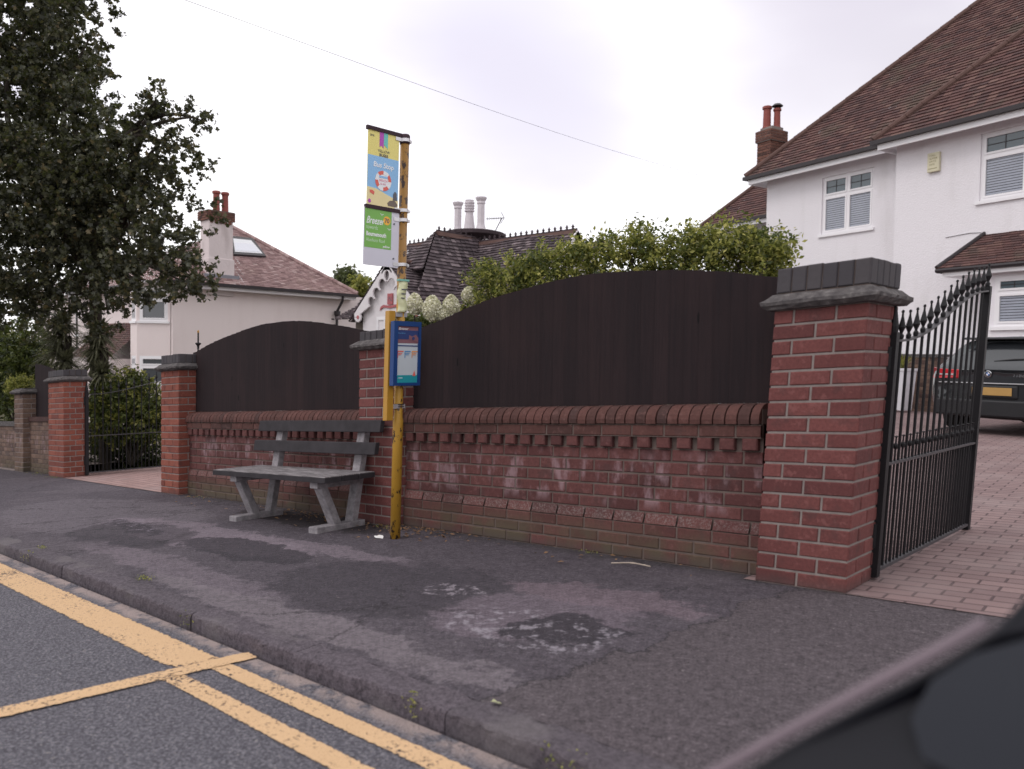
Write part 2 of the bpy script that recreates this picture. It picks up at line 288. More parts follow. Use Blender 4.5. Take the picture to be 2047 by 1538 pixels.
def m_paver(name, rot, a, b, sc=1.):
    k = N(name, .88, .25); x = k.n('TexBrick'); x.offset = .5; k.put(x.inputs['Vector'], k.map(k.pos(), (1, 1, 1), (0, 0, rot)))
    x.inputs['Color1'].default_value = (*a, 1); x.inputs['Color2'].default_value = (*b, 1); x.inputs['Mortar'].default_value = (a[0]*.45, a[1]*.45, a[2]*.47, 1)
    x.inputs['Scale'].default_value = sc; x.inputs['Mortar Size'].default_value = .007; x.inputs['Brick Width'].default_value = .2; x.inputs['Row Height'].default_value = .1; x.inputs['Mortar Smooth'].default_value = .4; x.inputs['Bias'].default_value = 0
    g = k.noise(90, det=4, rough=.7); c = k.mix(k.math('MULTIPLY', g, .4), x.outputs[0], tuple(q*.55 for q in a)); s_ = k.noise(1.6, det=5, rough=.6)
    c = k.mix(k.math('MULTIPLY', k.step(s_, .42, .7), .4), c, (.28, .22, .215))
    k.bump(k.math('ADD', k.math('MULTIPLY', x.outputs['Fac'], -1.), k.math('MULTIPLY', g, .3)), .8, .008); return k.col(c)
M['paver'] = m_paver('pink_block_paving', math.radians(-4), (.20, .135, .135), (.27, .185, .18))
M['paver2'] = m_paver('pink_block_paving_side_drive', math.radians(3), (.30, .19, .175), (.38, .25, .235))
k = N('garden_soil_and_grass', .95, .1); M['soil'] = k.col(k.mix(k.noise(2, det=5), (.05, .055, .02), (.075, .06, .04)))
M['gravel'] = plain('pale_gravel', (.25, .21, .2), .95, .1, var=.5, sc=40, bump=1)
# car
k = N('dark_grey_car_paint', .22, .6, .3); k.b.inputs['Coat Weight'].default_value = .6; M['carpaint'] = k.col((.022, .024, .028))
M['carglass'] = m_glass('car_window_glass', (.05, .055, .06), .04); M['carplastic'] = plain('black_bumper_plastic', (.012, .012, .014), .5, .4)
k = N('red_tail_lamp', .15, .7); M['tail'] = k.col((.45, .012, .02)); M['chrome'] = plain('chrome', (.7, .7, .72), .15, .5, 1.); M['plate'] = plain('yellow_number_plate', (.40, .24, .08), .5)
M['silver'] = plain('silver_trim', (.55, .55, .57), .35, .5, .5); M['tyre'] = plain('tyre_rubber', (.012, .012, .013), .9); M['bblue'] = plain('badge_blue', (.05, .16, .45), .3)
M['interior'] = plain('interior_seats', (.05, .05, .055), .8)
k = N('mirror_housing_plastic', .6, .25); M['door_black'] = k.col((.006, .006, .010)); k = N('mirror_sheen', .5, .4); M['door_grey'] = k.col((.018, .020, .028))
M['door_trim'] = plain('pinkish_grey_trim', (.16, .12, .14), .5, .4)
M['cream'] = plain('cream_alarm_box', (.62, .58, .42), .5, .4); M['alarmtext'] = plain('alarm_box_lettering', (.30, .26, .15), .6)
M['planter'] = plain('white_planter', (.62, .61, .64), .45, .4, var=.06); M['deadleaf'] = m_leaf('dead_leaf', [(0, (.10, .05, .03)), (1, (.26, .15, .08))], .1)
M['wire'] = plain('cable', (.05, .05, .055), .6); M['paleleaf'] = plain('pale_dry_leaf', (.36, .36, .22), .8)
M['litter'] = plain('white_litter', (.75, .73, .72), .6); M['twig'] = plain('dry_twig', (.35, .29, .24), .9)
M['plastic'] = plain('yellowing_plastic_sleeve', (.62, .62, .38), .25, .6, var=.2, sc=25); M['sleeve_green'] = plain('green_sleeve_top', (.20, .45, .38), .4)
M['redpaint'] = plain('faded_red_paint', (.42, .12, .13), .6, var=.1); M['stone'] = m_render('rough_grey_render', (.20, .17, .15), 60, (.10, .09, .07), .5)

# ------------------------------------------------------------------ mesh builder
class MB:
    def __init__(s): s.v = []; s.f = []; s.mi = []; s.r = []; s.mats = []; s.cur = 0; s.rn = None; s.edge = None
    def mat(s, m):
        if m not in s.mats: s.mats.append(m)
        s.cur = s.mats.index(m); return s
    def add(s, vs, fs, r=None):
        b = len(s.v); s.v += [tuple(map(float, q)) for q in vs]; r = random.random() if r is None else r
        for f in fs: s.f.append([b+i for i in f]); s.mi.append(s.cur); s.r.append(r)
    def obox(s, o, ex, ey, ez, a, b, c, r=None, bev=0):
        o, ex, ey, ez = map(lambda q: np.array(q, float), (o, ex, ey, ez))
        vs = [o+ex*x+ey*y+ez*z for z in c for y in b for x in a]
        s.add(vs, [(0, 2, 3, 1), (4, 5, 7, 6), (0, 1, 5, 4), (2, 6, 7, 3), (0, 4, 6, 2), (1, 3, 7, 5)], r)
    def box(s, x0, x1, y0, y1, z0, z1, r=None): s.obox((0, 0, 0), (1, 0, 0), (0, 1, 0), (0, 0, 1), (x0, x1), (y0, y1), (z0, z1), r)
    def cyl(s, p0, p1, r0, r1=None, n=12, cap=True):
        p0 = np.array(p0, float); p1 = np.array(p1, float); r1 = r0 if r1 is None else r1
        d = p1-p0; d = d/(np.linalg.norm(d)+1e-9); a = np.cross(d, (0, 0, 1.) if abs(d[2]) < .9 else (1., 0, 0)); a /= np.linalg.norm(a); b = np.cross(d, a)
        vs = []
        for p, r in ((p0, r0), (p1, r1)):
            for i in range(n): t = 2*math.pi*i/n; vs.append(p+a*r*math.cos(t)+b*r*math.sin(t))
        fs = [(i, (i+1) % n, n+(i+1) % n, n+i) for i in range(n)]
        if cap: fs += [tuple(range(n))[::-1], tuple(range(n, 2*n))]
        s.add(vs, fs)
    def tube(s, pts, r, n=8):
        pts = [np.array(p, float) for p in pts]; rs = r if isinstance(r, (list, tuple)) else [r]*len(pts)
        vs = []; prev = None
        for i, p in enumerate(pts):
            d = pts[min(i+1, len(pts)-1)]-pts[max(i-1, 0)]; d /= np.linalg.norm(d)+1e-9
            a = prev if prev is not None else (np.cross(d, (0, 0, 1.)) if abs(d[2]) < .9 else np.cross(d, (1., 0, 0)))
            a = a-d*(a@d); a /= np.linalg.norm(a)+1e-9; prev = a; b = np.cross(d, a)
            for j in range(n): t = 2*math.pi*j/n; vs.append(p+a*rs[i]*math.cos(t)+b*rs[i]*math.sin(t))
        fs = [(i*n+j, i*n+(j+1) % n, (i+1)*n+(j+1) % n, (i+1)*n+j) for i in range(len(pts)-1) for j in range(n)]
        fs += [tuple(range(n))[::-1], tuple(range((len(pts)-1)*n, len(pts)*n))]; s.add(vs, fs)
    def lathe(s, c, prof, n=14, ax=(0, 0, 1), cap=True):
        c = np.array(c, float); ax = np.array(ax, float); a = np.cross(ax, (0, 0, 1.) if abs(ax[2]) < .9 else (1., 0, 0)); a /= np.linalg.norm(a); b = np.cross(ax, a)
        vs = [c+ax*z+a*r*math.cos(2*math.pi*i/n)+b*r*math.sin(2*math.pi*i/n) for r, z in prof for i in range(n)]
        m_ = len(prof); fs = [(k*n+i, k*n+(i+1) % n, (k+1)*n+(i+1) % n, (k+1)*n+i) for k in range(m_-1) for i in range(n)]
        if cap: fs += [tuple(range(n))[::-1], tuple(range((m_-1)*n, m_*n))]
        s.add(vs, fs)
    def sphere(s, c, r, n=10, sq=(1, 1, 1)):
        c = np.array(c, float); vs = []; fs = []
        for i in range(n+1):
            t = math.pi*i/n
            for j in range(2*n): p = math.pi*j/n; vs.append(c+np.array([math.sin(t)*math.cos(p)*sq[0], math.sin(t)*math.sin(p)*sq[1], math.cos(t)*sq[2]])*r)
        for i in range(n):
            for j in range(2*n): fs.append((i*2*n+j, (i+1)*2*n+j, (i+1)*2*n+(j+1) % (2*n), i*2*n+(j+1) % (2*n)))
        s.add(vs, fs)
    def prism(s, o, ex, ey, ez, poly, d0, d1, r=None):          # 2-D outline in ex, ey, thickness along ez
        o, ex, ey, ez = map(lambda q: np.array(q, float), (o, ex, ey, ez)); n = len(poly)
        vs = [o+ex*x+ey*y+ez*d0 for x, y in poly]+[o+ex*x+ey*y+ez*d1 for x, y in poly]
        s.add(vs, [tuple(range(n))[::-1], tuple(range(n, 2*n))]+[(i, (i+1) % n, n+(i+1) % n, n+i) for i in range(n)], r)
    def build(s, name, mats=None, parent=None, shear=False, lean=None, smooth=False, loc=None, bevel=0, noclean=False):
        vs = np.array(s.v, float).reshape(-1, 3)
        if lean: kx, z0, ky = lean; vs[:, 0] += kx*(vs[:, 2]-z0); vs[:, 1] += ky*(vs[:, 2]-z0)
        if shear: vs[:, 2] += np.array([shz(x) for x in vs[:, 0]])
        me = bpy.data.meshes.new(name); base = np.array(parent['base']) if parent is not None else (np.array(loc) if loc is not None else np.zeros(3))
        me.from_pydata((vs-base).tolist(), [], s.f)
        ms = s.mats if s.mats else [mats]
        for m_ in ms: me.materials.append(M[m_])
        me.polygons.foreach_set('material_index', s.mi if s.mats else [0]*len(s.f))
        a = me.attributes.new('rnd', 'FLOAT', 'FACE'); a.data.foreach_set('value', s.r)
        if s.edge is not None: a = me.attributes.new('edge', 'FLOAT', 'POINT'); a.data.foreach_set('value', s.edge)
        if smooth: me.polygons.foreach_set('use_smooth', [True]*len(s.f))
        me.update(); me.validate()
        o = bpy.data.objects.new(name, me); COL.objects.link(o)
        if parent is not None: 
            o.parent = parent
        elif loc is not None: o.location = loc
        o['base'] = [float(q) for q in base]
        if bevel: b = o.modifiers.new('bevel', 'BEVEL'); b.width = bevel; b.segments = 2; b.limit_method = 'ANGLE'
        return o
def tag(o, label, cat, group=None, kind=None):
    if label: o['label'] = label
    if cat: o['category'] = cat
    if group: o['group'] = group
    if kind: o['kind'] = kind
    return o
def T(name, label, cat, loc, group=None):
    o = bpy.data.objects.new(name, None); COL.objects.link(o); o.empty_display_size = .2
    o.location = [float(q) for q in loc]; o['base'] = [float(q) for q in loc]; return tag(o, label, cat, group)
def struct(o): o['kind'] = 'structure'; return o
def grid(mb, x0, x1, y0, y1, nx, ny, zf):
    vs = [(x0+(x1-x0)*i/nx, y0+(y1-y0)*j/ny, zf(x0+(x1-x0)*i/nx, y0+(y1-y0)*j/ny)) for j in range(ny+1) for i in range(nx+1)]
    mb.add(vs, [(j*(nx+1)+i, j*(nx+1)+i+1, (j+1)*(nx+1)+i+1, (j+1)*(nx+1)+i) for j in range(ny) for i in range(nx)])

# ------------------------------------------------------------------ the ground, road, pavement, kerb, drives
b = MB(); grid(b, -400, 400, -300, 500, 160, 80, lambda x, y: shz(x)-.16); struct(b.build('ground', 'soil'))
b = MB(); grid(b, -60, 30, -6.5, 1.66, 90, 4, lambda x, y: shz(x)-.07); struct(b.build('road', 'road'))
b = MB()
def pz_(x, y):
    f = (math.sin(x*1.7)*math.cos(y*2.1)*.006+math.sin(x*.6+y)*.006); return shz(x)+f*min(1, max(0, (y-1.9)/.3))*min(1, max(0, (3.7-y)/.3))
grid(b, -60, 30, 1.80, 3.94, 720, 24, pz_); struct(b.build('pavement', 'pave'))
b = MB(); x = -22.
while x < 12:
    Lk = .915; r = random.random(); n = 24; j = .004*random.uniform(-1, 1)
    prof = [(1.60, -.11), (1.680+j, -.11), (1.683+j, -.024), (1.686+j, -.010), (1.693+j, -.003), (1.710+j, .0), (1.815+j, .0005), (1.815+j, -.11)]
    vs = []
    for i in range(n+1):
        xx = x+.002+(Lk-.004)*i/n; e_ = .004 if i in (0, n) else 0
        for (y_, z_) in prof:
            w = .0035*math.sin(xx*23+y_*40)+.002*math.sin(xx*61)+random.uniform(-.0025, .0025)
            vs.append((xx, y_+(w if 1.67 < y_ < 1.8 else 0)+(e_ if y_ < 1.71 else 0), z_+(w*.6 if z_ > -.05 else 0)-(e_*.6 if z_ > -.05 and y_ < 1.8 else 0)))
    P = len(prof); fs = [(i*P+q, i*P+q+1, (i+1)*P+q+1, (i+1)*P+q) for i in range(n) for q in range(P-1)]+[tuple(range(P)), tuple(range(n*P, n*P+P))[::-1]]
    b.add(vs, fs, r); x += Lk
struct(b.build('kerb', 'kerb', shear=True))
# painted lines (worn edges live in the material)
b = MB(); b.edge = []
def strip(pts_in, pts_out, n=60):
    """a painted band between two plan polylines; edge = 0 at the rim, 1 in the middle"""
    base = len(b.v); cols = [0, .18, .5, .82, 1]; (ax, ay), (bx, by) = pts_in; (cx_, cy_), (dx, dy) = pts_out; vs = []
    for i in range(n+1):
        t = i/n; px, py, qx, qy = ax+(bx-ax)*t, ay+(by-ay)*t, cx_+(dx-cx_)*t, cy_+(dy-cy_)*t
        for s_ in cols: vs.append((px+(qx-px)*s_, py+(qy-py)*s_, -.066)); b.edge.append(min(1, 4*min(s_, 1-s_)) if 0 < i < n else 0.)
    m_ = len(cols); b.add(vs, [(i*m_+j, i*m_+j+1, (i+1)*m_+j+1, (i+1)*m_+j) for i in range(n) for j in range(m_-1)])
strip([(-30, 1.345), (-3.13, 1.36)], [(-30, 1.570), (-3.11, 1.57)], 200)
strip([(-3.09, 1.468), (6, 1.466)], [(-3.09, 1.56), (6, 1.556)], 120)
strip([(-3.11, 1.288), (6, 1.27)], [(-3.11, 1.382), (6, 1.362)], 120)
o = b.build('yellow_road_markings', 'paint', shear=True); struct(o)
b = MB(); b.edge = []
n0 = len(b.v)
strip([(-3.345, .2), (-3.125, 1.69)], [(-3.215, .2), (-3.01, 1.665)], 40)
b.v = [(x_, y_, z_+.003) for x_, y_, z_ in b.v]; struct(b.build('yellow_bay_end_line', 'paint', shear=True))
def dz(x, y):
    t = min(1, max(0, (y-4)/8)); t = t*t*(3-2*t); return shz(x)*(1-t)+.004+.0*t
b = MB(); grid(b, -1.95, 9, 3.80, 30, 60, 80, dz); grid(b, -9, -1.95, 4.16, 30, 20, 70, dz); struct(b.build('block_paved_drive', 'paver'))
b = MB(); grid(b, -12.9, -8.6, 3.80, 12, 20, 20, lambda x, y: shz(x)+.006); struct(b.build('side_drive', 'paver2'))
b = MB(); grid(b, -24, -14.7, 3.78, 9, 20, 8, lambda x, y: shz(x)+.006); struct(b.build('gravel_path', 'gravel'))

# ------------------------------------------------------------------ brickwork
def brick(mb, o, eu, ev, en, w, h, ch=.004, dep=.02):
    r = random.random(); c_ = ch
    o = np.array(o, float)+en*random.uniform(-.0012, .0012)
    P = lambda u, v, d: o+eu*u+ev*v+en*d
    vs = [P(0, 0, -c_), P(w, 0, -c_), P(w, h, -c_), P(0, h, -c_), P(c_, c_, 0), P(w-c_, c_, 0), P(w-c_, h-c_, 0), P(c_, h-c_, 0), P(0, 0, -dep), P(w, 0, -dep), P(w, h, -dep), P(0, h, -dep)]
    mb.add(vs, [(4, 5, 6, 7), (0, 1, 5, 4), (1, 2, 6, 5), (2, 3, 7, 6), (3, 0, 4, 7), (8, 9, 1, 0), (9, 10, 2, 1), (10, 11, 3, 2), (11, 8, 0, 3)], r)
def brick_face(mb, o, eu, ev, en, Wd, H, course=.0762, rows=None, joint=.0115, offs=(0, .5), blen=.222):
    eu, ev, en, o = map(lambda q: np.array(q, float), (eu, ev, en, o)); nrow = max(1, int(round(H/course))); ch = H/nrow
    for r in range(nrow):
        if rows: cuts = [0]+[c*Wd for c in rows[r % len(rows)]]+[Wd]
        else:
            s = -blen*offs[r % len(offs)]; cuts = [0]; q = s
            while q < Wd: 
                if q > .03 and q < Wd-.03: cuts.append(q)
                q += blen
            cuts.append(Wd)
        for a, c in zip(cuts, cuts[1:]):
            a2 = a+(joint/2 if a > 0 else 0); c2 = c-(joint/2 if c < Wd else 0)
            brick(mb, o+eu*a2+ev*(r*ch+joint/2), eu, ev, en, c2-a2, ch-joint)
X, Y, Z = V(1, 0, 0), V(0, 1, 0), V(0, 0, 1)
ROWS_F = [(.47,), (.22, .68)]; ROWS_S = [(.5,), (.27, .78)]
def pillar(name, label, x0, x1, y0, y1, h, capz, topz, lean=None, mat='brick', rows=True, over=.055, side_off=0):
    t = T(name, label, 'pillar', ((x0+x1)/2, (y0+y1)/2, shz((x0+x1)/2)), 'brick pillars along the back of the pavement'); e = .003
    b = MB(); b.mat('mortar'); b.box(x0+.006, x1-.006, y0+.006, y1-.006, -.06, h-.002); b.mat(mat)
    brick_face(b, (x0, y0, 0), X, Z, -Y, x1-x0-e, h, rows=ROWS_F if rows else None)
    brick_face(b, (x1, y0+e, 0), Y, Z, X, y1-y0-e, h, rows=ROWS_S if rows else None)
    brick_face(b, (x0, y1-.0, 0), -Y, Z, -X, y1-y0-e, h, rows=ROWS_S)
    brick_face(b, (x1, y1, 0), -X, Z, Y, x1-x0-e, h, rows=ROWS_F)
    b.build('brickwork', None, t, True, lean)
    # moulded slab: sloping top, undercut edge, slightly ragged
    b = MB(); o = over; pr = [(-.0, h-.002), (o*.55, h), (o*.8, h+.012), (o, h+.022), (o, h+.038), (o*.7, h+.050), (o*.15, h+.074), (-.03, capz+.001)]
    n = 10; rings = []
    for (d, z) in pr:
        ring = []
        cs = [(x0-d, y0-d), (x1+d, y0-d), (x1+d, y1+d), (x0-d, y1+d)]
        for i in range(4):
            for q in range(n):
                p = np.array(cs[i])*(1-q/n)+np.array(cs[(i+1) % 4])*q/n; w = .004 if 0 < d else 0
                ring.append((p[0]+random.uniform(-w, w), p[1]+random.uniform(-w, w), z+random.uniform(-w, w)*.7))
        rings.append(ring)
    m_ = 4*n; vs = [p for rg in rings for p in rg]
    b.add(vs, [(k_*m_+i, k_*m_+(i+1) % m_, (k_+1)*m_+(i+1) % m_, (k_+1)*m_+i) for k_ in range(len(pr)-1) for i in range(m_)]+[tuple(range(m_))[::-1], tuple(range((len(pr)-1)*m_, len(pr)*m_))])
    b.build('cap_slab', 'cap', t, True, lean)
    # brick-on-edge top
    b = MB(); b.mat('mortar_d'); b.box(x0+.008, x1-.008, y0+.008, y1-.008, capz-.02, topz-.004); b.mat('soldier')
    for (oo, eu, en, Wd) in ((V(x0, y0, capz), X, -Y, x1-x0-e), (V(x1, y0+e, capz), Y, X, y1-y0-e), (V(x0, y1, capz), -Y, -X, y1-y0), (V(x1, y1, capz), -X, Y, x1-x0)):
        nb = max(4, int(round(Wd/.075)))
        for i in range(nb): brick(b, oo+eu*(Wd*i/nb+.003), eu, Z, en, Wd/nb-.005, topz-capz+random.uniform(-.004, .003), .005, .07)
    for i in range(6): b.box(x0+.01+(x1-x0-.02)*i/6, x0+.01+(x1-x0-.02)*(i+1)/6-.004, y0+.012, y1-.012, capz, topz+random.uniform(-.006, .0))
    b.build('cap_course', None, t, True, lean); return t
P4 = pillar('gate_pillar', 'large red brick pillar in the right foreground beside the open gate', -1.885, -1.43, 3.80, 4.20, 1.372, 1.455, 1.575, lean=(.050, 0, .0))
P3 = pillar('wall_pillar', 'red brick pillar between the two fence panels, behind the bus stop post', -5.315, -4.86, 3.80, 4.20, 1.385, 1.450, 1.530)
P2 = pillar('gate_pillar', 'red brick pillar between the far iron gate and the left arched fence panel', -9.08, -8.63, 3.80, 4.20, 1.375, 1.45, 1.548, mat='brick_far')
P1 = pillar('gate_pillar', 'orange-red brick pillar that carries the hinges of the far gate', -13.0, -12.35, 3.80, 4.12, 1.37, 1.45, 1.54, rows=True, mat='brick_far')
P0 = pillar('end_pillar', 'brown weathered brick pillar at the far left end of the wall', -14.7, -14.25, 3.80, 4.25, 1.24, 1.28, 1.33, mat='brick_old')

def garden_wall(label, x0, x1, H=.905, mat='brick_wall'):
    xm = (x0+x1)/2; t = T('garden_wall', label, 'brick wall', (xm, 3.95, shz(xm)), 'low brick walls between the pillars'); W_ = x1-x0
    b = MB(); b.mat('mortar_d'); b.box(x0, x1, 3.928, 4.14, -.06, .795); b.box(x0, x1, 3.908, 3.95, -.06, .212); b.mat(mat)
    brick_face(b, (x0, 3.902, 0), X, Z, -Y, W_, .215, course=.0715, offs=(0, .5))
    # plinth course laid sloping back
    q = 0
    while q < W_:
        w = min(.218, W_-q); vs = []
        o = V(x0+q+.004, 3.902, .217); 
        b.add([o, o+X*(w-.008), o+X*(w-.008)+V(0, .022, .058), o+V(0, .022, .058), o+V(0, .03, 0), o+X*(w-.008)+V(0, .03, 0)], [(0, 1, 2, 3)]); q += .222
    brick_face(b, (x0, 3.922, .277), X, Z, -Y, W_, .377, course=.0755, offs=(.25, .75))
    b.build('brickwork', None, t, True)
    b = MB(); b.mat(mat); q = .02                                     # dentil course: every other header stands out
    while q < W_-.1:
        o = V(x0+q, 3.894+random.uniform(-.004, .004), .658); brick(b, o, X, Z, -Y, .088, .065, .006, .05); q += .134
    b.mat('mortar_d'); b.box(x0, x1, 3.932, 3.96, .654, .722); b.build('dentil_course', None, t, True)
    b = MB(); b.mat('mortar_d'); b.box(x0, x1, 3.895, 4.15, .7235, .795); b.mat('brick_cope'); brick_face(b, (x0, 3.889, .724), X, Z, -Y, W_, .072, course=.072, offs=(.4,)); b.build('projecting_course', None, t, True)
    b = MB(); b.mat('mortar_d'); b.box(x0, x1, 3.91, 4.14, .796, .875); b.mat('brick_cope'); q = 0    # bullnose coping, bricks laid across the wall
    while q < W_:
        w = min(.069, W_-q); r = random.random(); j = random.uniform(-.003, .003); prof = [(3.876, .800), (3.874, .825), (3.880, .85), (3.898, .878), (3.925, .897), (3.96, .905), (4.10, .905), (4.155, .87), (4.155, .80)]
        a_ = x0+q+.003; c_ = x0+q+w-.003; P = len(prof); sk = .0
        vs = [(a_+sk*(z-.8), y+j, z+j*.5) for y, z in prof]+[(c_+sk*(z-.8), y+j, z+j*.5) for y, z in prof]
        b.add(vs, [(i, i+1, P+i+1, P+i) for i in range(P-1)]+[tuple(range(P))[::-1], tuple(range(P, 2*P))], r); q += .0722
    b.build('coping', None, t, True); return t
garden_wall('low red brick wall with dentil course behind the bench', -8.63, -5.315)
garden_wall('long low red brick wall with white salt stains between bus stop and big pillar', -4.86, -1.92)
t = T('garden_wall', 'short low brown brick wall between the two far left pillars', 'brick wall', (-13.6, 3.95, shz(-13.6)), 'low brick walls between the pillars')
b = MB(); b.mat('mortar_d'); b.box(-14.25, -13.0, 3.908, 4.1, -.06, .80); b.mat('brick_old'); brick_face(b, (-14.25, 3.902, 0), X, Z, -Y, 1.25, .80, course=.0755, offs=(.25, .75)); b.build('brickwork', None, t, True)
b = MB(); b.box(-14.25, -13.0, 3.88, 4.12, .801, .87); b.build('coping', 'brick_cope', t, True)
t = T('garden_wall', 'low dark wall running out of frame at the far left edge', 'brick wall', (-16.5, 3.95, shz(-16.5)), 'low brick walls between the pillars')
b = MB(); b.mat('mortar_d'); b.box(-19, -14.75, 3.908, 4.1, -.06, .72); b.mat('brick_old'); brick_face(b, (-19, 3.902, 0), X, Z, -Y, 4.2, .72, course=.0755, offs=(.25, .75)); b.build('brickwork', None, t, True)
b = MB(); b.box(-19, -14.75, 3.88, 4.12, .721, .79); b.build('coping', 'cap', t, True)

def interp(pts, x):
    xs = [p[0] for p in pts]; zs = [p[1] for p in pts]
    # smooth (Catmull-Rom) interpolation
    i = max(0, min(len(xs)-2, int(np.searchsorted(xs, x))-1)); t_ = (x-xs[i])/(xs[i+1]-xs[i]); 
    p0 = zs[max(0, i-1)]; p1 = zs[i]; p2 = zs[i+1]; p3 = zs[min(len(zs)-1, i+2)]
    return .5*((2*p1)+(-p0+p2)*t_+(2*p0-5*p1+4*p2-p3)*t_*t_+(-p0+3*p1-3*p2+p3)*t_**3)
def fence_panel(label, x0, x1, top, z0=.907, y=4.0, lean_=None):
    xm = (x0+x1)/2; t = T('fence_panel', label, 'fence', (xm, y, shz(xm)), 'dark fence panels on top of the brick walls'); b = MB(); x = x0; i = 0
    while x < x1-.01:
        w = min(.098, x1-x); r = random.random(); ya = y+(.0 if i % 2 == 0 else .0)+random.uniform(-.002, .002)
        za, zb = interp(top, x)+random.uniform(-.0025, .0025), interp(top, x+w)+random.uniform(-.0025, .0025)
        # feather-edge board: thick edge left, tapering right
        vs = [(x, ya-.012, z0), (x+w+.012, ya-.001, z0), (x+w+.012, ya+.008, z0), (x, ya+.008, z0), (x, ya-.012, za), (x+w+.012, ya-.001, zb), (x+w+.012, ya+.008, zb), (x, ya+.008, za)]
        b.add(vs, [(0, 3, 2, 1), (4, 5, 6, 7), (0, 1, 5, 4), (1, 2, 6, 5), (2, 3, 7, 6), (3, 0, 4, 7)], r); x += w; i += 1
    b.build('boards', 'fence', t, True)
    b = MB()
    for zz in (z0+.12, z0+.5): b.box(x0, x1, y+.010, y+.055, zz, zz+.06)
    b.build('rails', 'fence', t, True); return t
fence_panel('dark arched board fence panel above the wall behind the bench', -8.69, -5.3, [(-8.69, 1.565), (-8.3, 1.635), (-8.0, 1.683), (-7.3, 1.748), (-6.9, 1.752), (-6.5, 1.728), (-5.9, 1.64), (-5.3, 1.535)])
fence_panel('wide dark arched board fence panel between bus stop post and big pillar', -4.9, -1.88, [(-4.9, 1.52), (-4.7, 1.548), (-4.15, 1.652), (-3.67, 1.712), (-3.15, 1.735), (-2.6, 1.692), (-2.2, 1.632), (-1.88, 1.56)])
fence_panel('small dark fence panel with sloping top beside the far left pillar', -14.28, -13.0, [(-14.28, 1.71), (-13.7, 1.64), (-13.0, 1.50)], z0=.87)

# ------------------------------------------------------------------ bench
ang = math.radians(-3.5); BO = V(-5.95, 3.30, 0)
bx_ = V(math.cos(ang)*1, math.sin(-ang)*1, 0); by_ = V(-bx_[1], bx_[0], 0)
bench = T('park_bench', 'old grey wooden bench with concrete legs in front of the brick wall', 'bench', (BO[0], BO[1], shz(BO[0])))
def leg_frame(xc, name):
    b = MB(); w = (xc-.045, xc+.045)
    def bar(p, q, th):   # bar in the y-z plane
        (y0, z0), (y1, z1) = p, q; d = np.array([y1-y0, z1-z0]); d /= np.linalg.norm(d); nn = np.array([-d[1], d[0]])*th/2
        pl = [(y0+nn[0], z0+nn[1]), (y1+nn[0], z1+nn[1]), (y1-nn[0], z1-nn[1]), (y0-nn[0], z0-nn[1])]
        b.prism(BO, by_, Z, bx_, pl, w[0], w[1])
    bar((.0, .36), (.150, .03), .062); bar((.30, .03), (.435, .80), .058)
    b.build(name, 'concrete', bench, True, bevel=.006)
    b = MB(); b.obox(BO, bx_, by_, Z, (xc-.055, xc+.055), (-.06, .40), (-.02, .045)); b.build('foot', 'concrete', bench, True, bevel=.008)
    b = MB(); b.obox(BO, bx_, by_, Z, (xc-.047, xc+.047), (-.055, .37), (.335, .385)); b.build('seat_bearer', 'concrete', bench, True, bevel=.004)
leg_frame(.78, 'leg_frame'); leg_frame(-.33, 'leg_frame')
b = MB()
for i in range(3): 
    b.mat('plank'); b.obox(BO, bx_, by_, Z, (-.595, .965), (-.09+i*.16, -.09+i*.16+.152), (.386, .4235)); b.mat('plank_top'); b.obox(BO, bx_, by_, Z, (-.592, .962), (-.087+i*.16, -.093+i*.16+.152), (.4236, .430))  # pale sheet on dark planks: bright top and shaded sides put into colour
b.build('seat', None, bench, True, bevel=.002)
for (yy, zz) in ((.435, .735), (.385, .565)):
    b = MB(); tl = .07
    b.obox(BO, bx_, by_+Z*0, Z+by_*.16, (-.60, 1.05), (yy-.085-.16*zz, yy-.043-.16*zz), (zz, zz+.092)); b.build('back_rail', 'plank', bench, True, bevel=.005)

# ------------------------------------------------------------------ bus stop
px, py = -4.454, 3.505
LB = (.0, 0, .018)
bus = T('bus_stop_post', 'tall yellow rusty bus stop post on the pavement', 'bus stop', (px, py, shz(px)))
b = MB(); b.lathe((px, py, 0), [(.036, -.02), (.036, .80), (.037, .83), (.031, .86), (.031, 2.775)], 20); b.build('pole', 'yellow', bus, True, LB, True)
b = MB(); b.lathe((px, py, 0), [(.034, 2.765), (.036, 2.78), (.036, 2.822), (.030, 2.832), (.0, 2.834)], 16); b.build('pole_cap', 'flagedge', bus, True, LB, True)
def font(txt, o, eu, ev, en, size, mat, parent, align='LEFT', shear=0, ext=.0006, width=None, bold=0):
    cu = bpy.data.curves.new('t', 'FONT'); cu.body = txt; cu.size = size; cu.align_x = align; cu.shear = shear; cu.extrude = ext; cu.offset = bold*size; cu.resolution_u = 3
    ob = bpy.data.objects.new('t', cu); COL.objects.link(ob); dg = bpy.context.evaluated_depsgraph_get(); me = bpy.data.meshes.new_from_object(ob.evaluated_get(dg))
    bpy.data.objects.remove(ob); pts = np.array([v.co[:] for v in me.vertices]); 
    sx = 1.
    if width: sx = width/(pts[:, 0].max()-pts[:, 0].min())
    b = MB(); eu, ev, en, o = [np.array(q, float) for q in (eu, ev, en, o)]
    vs = [o+eu*p[0]*sx+ev*p[1]+en*p[2] for p in pts]; b.add(vs, [tuple(p.vertices) for p in me.polygons]); b.build('lettering', mat, parent, bool(parent.get('is_bus')), LB if parent.get('is_bus') else None)
    bpy.data.meshes.remove(me)
bus['is_bus'] = 1
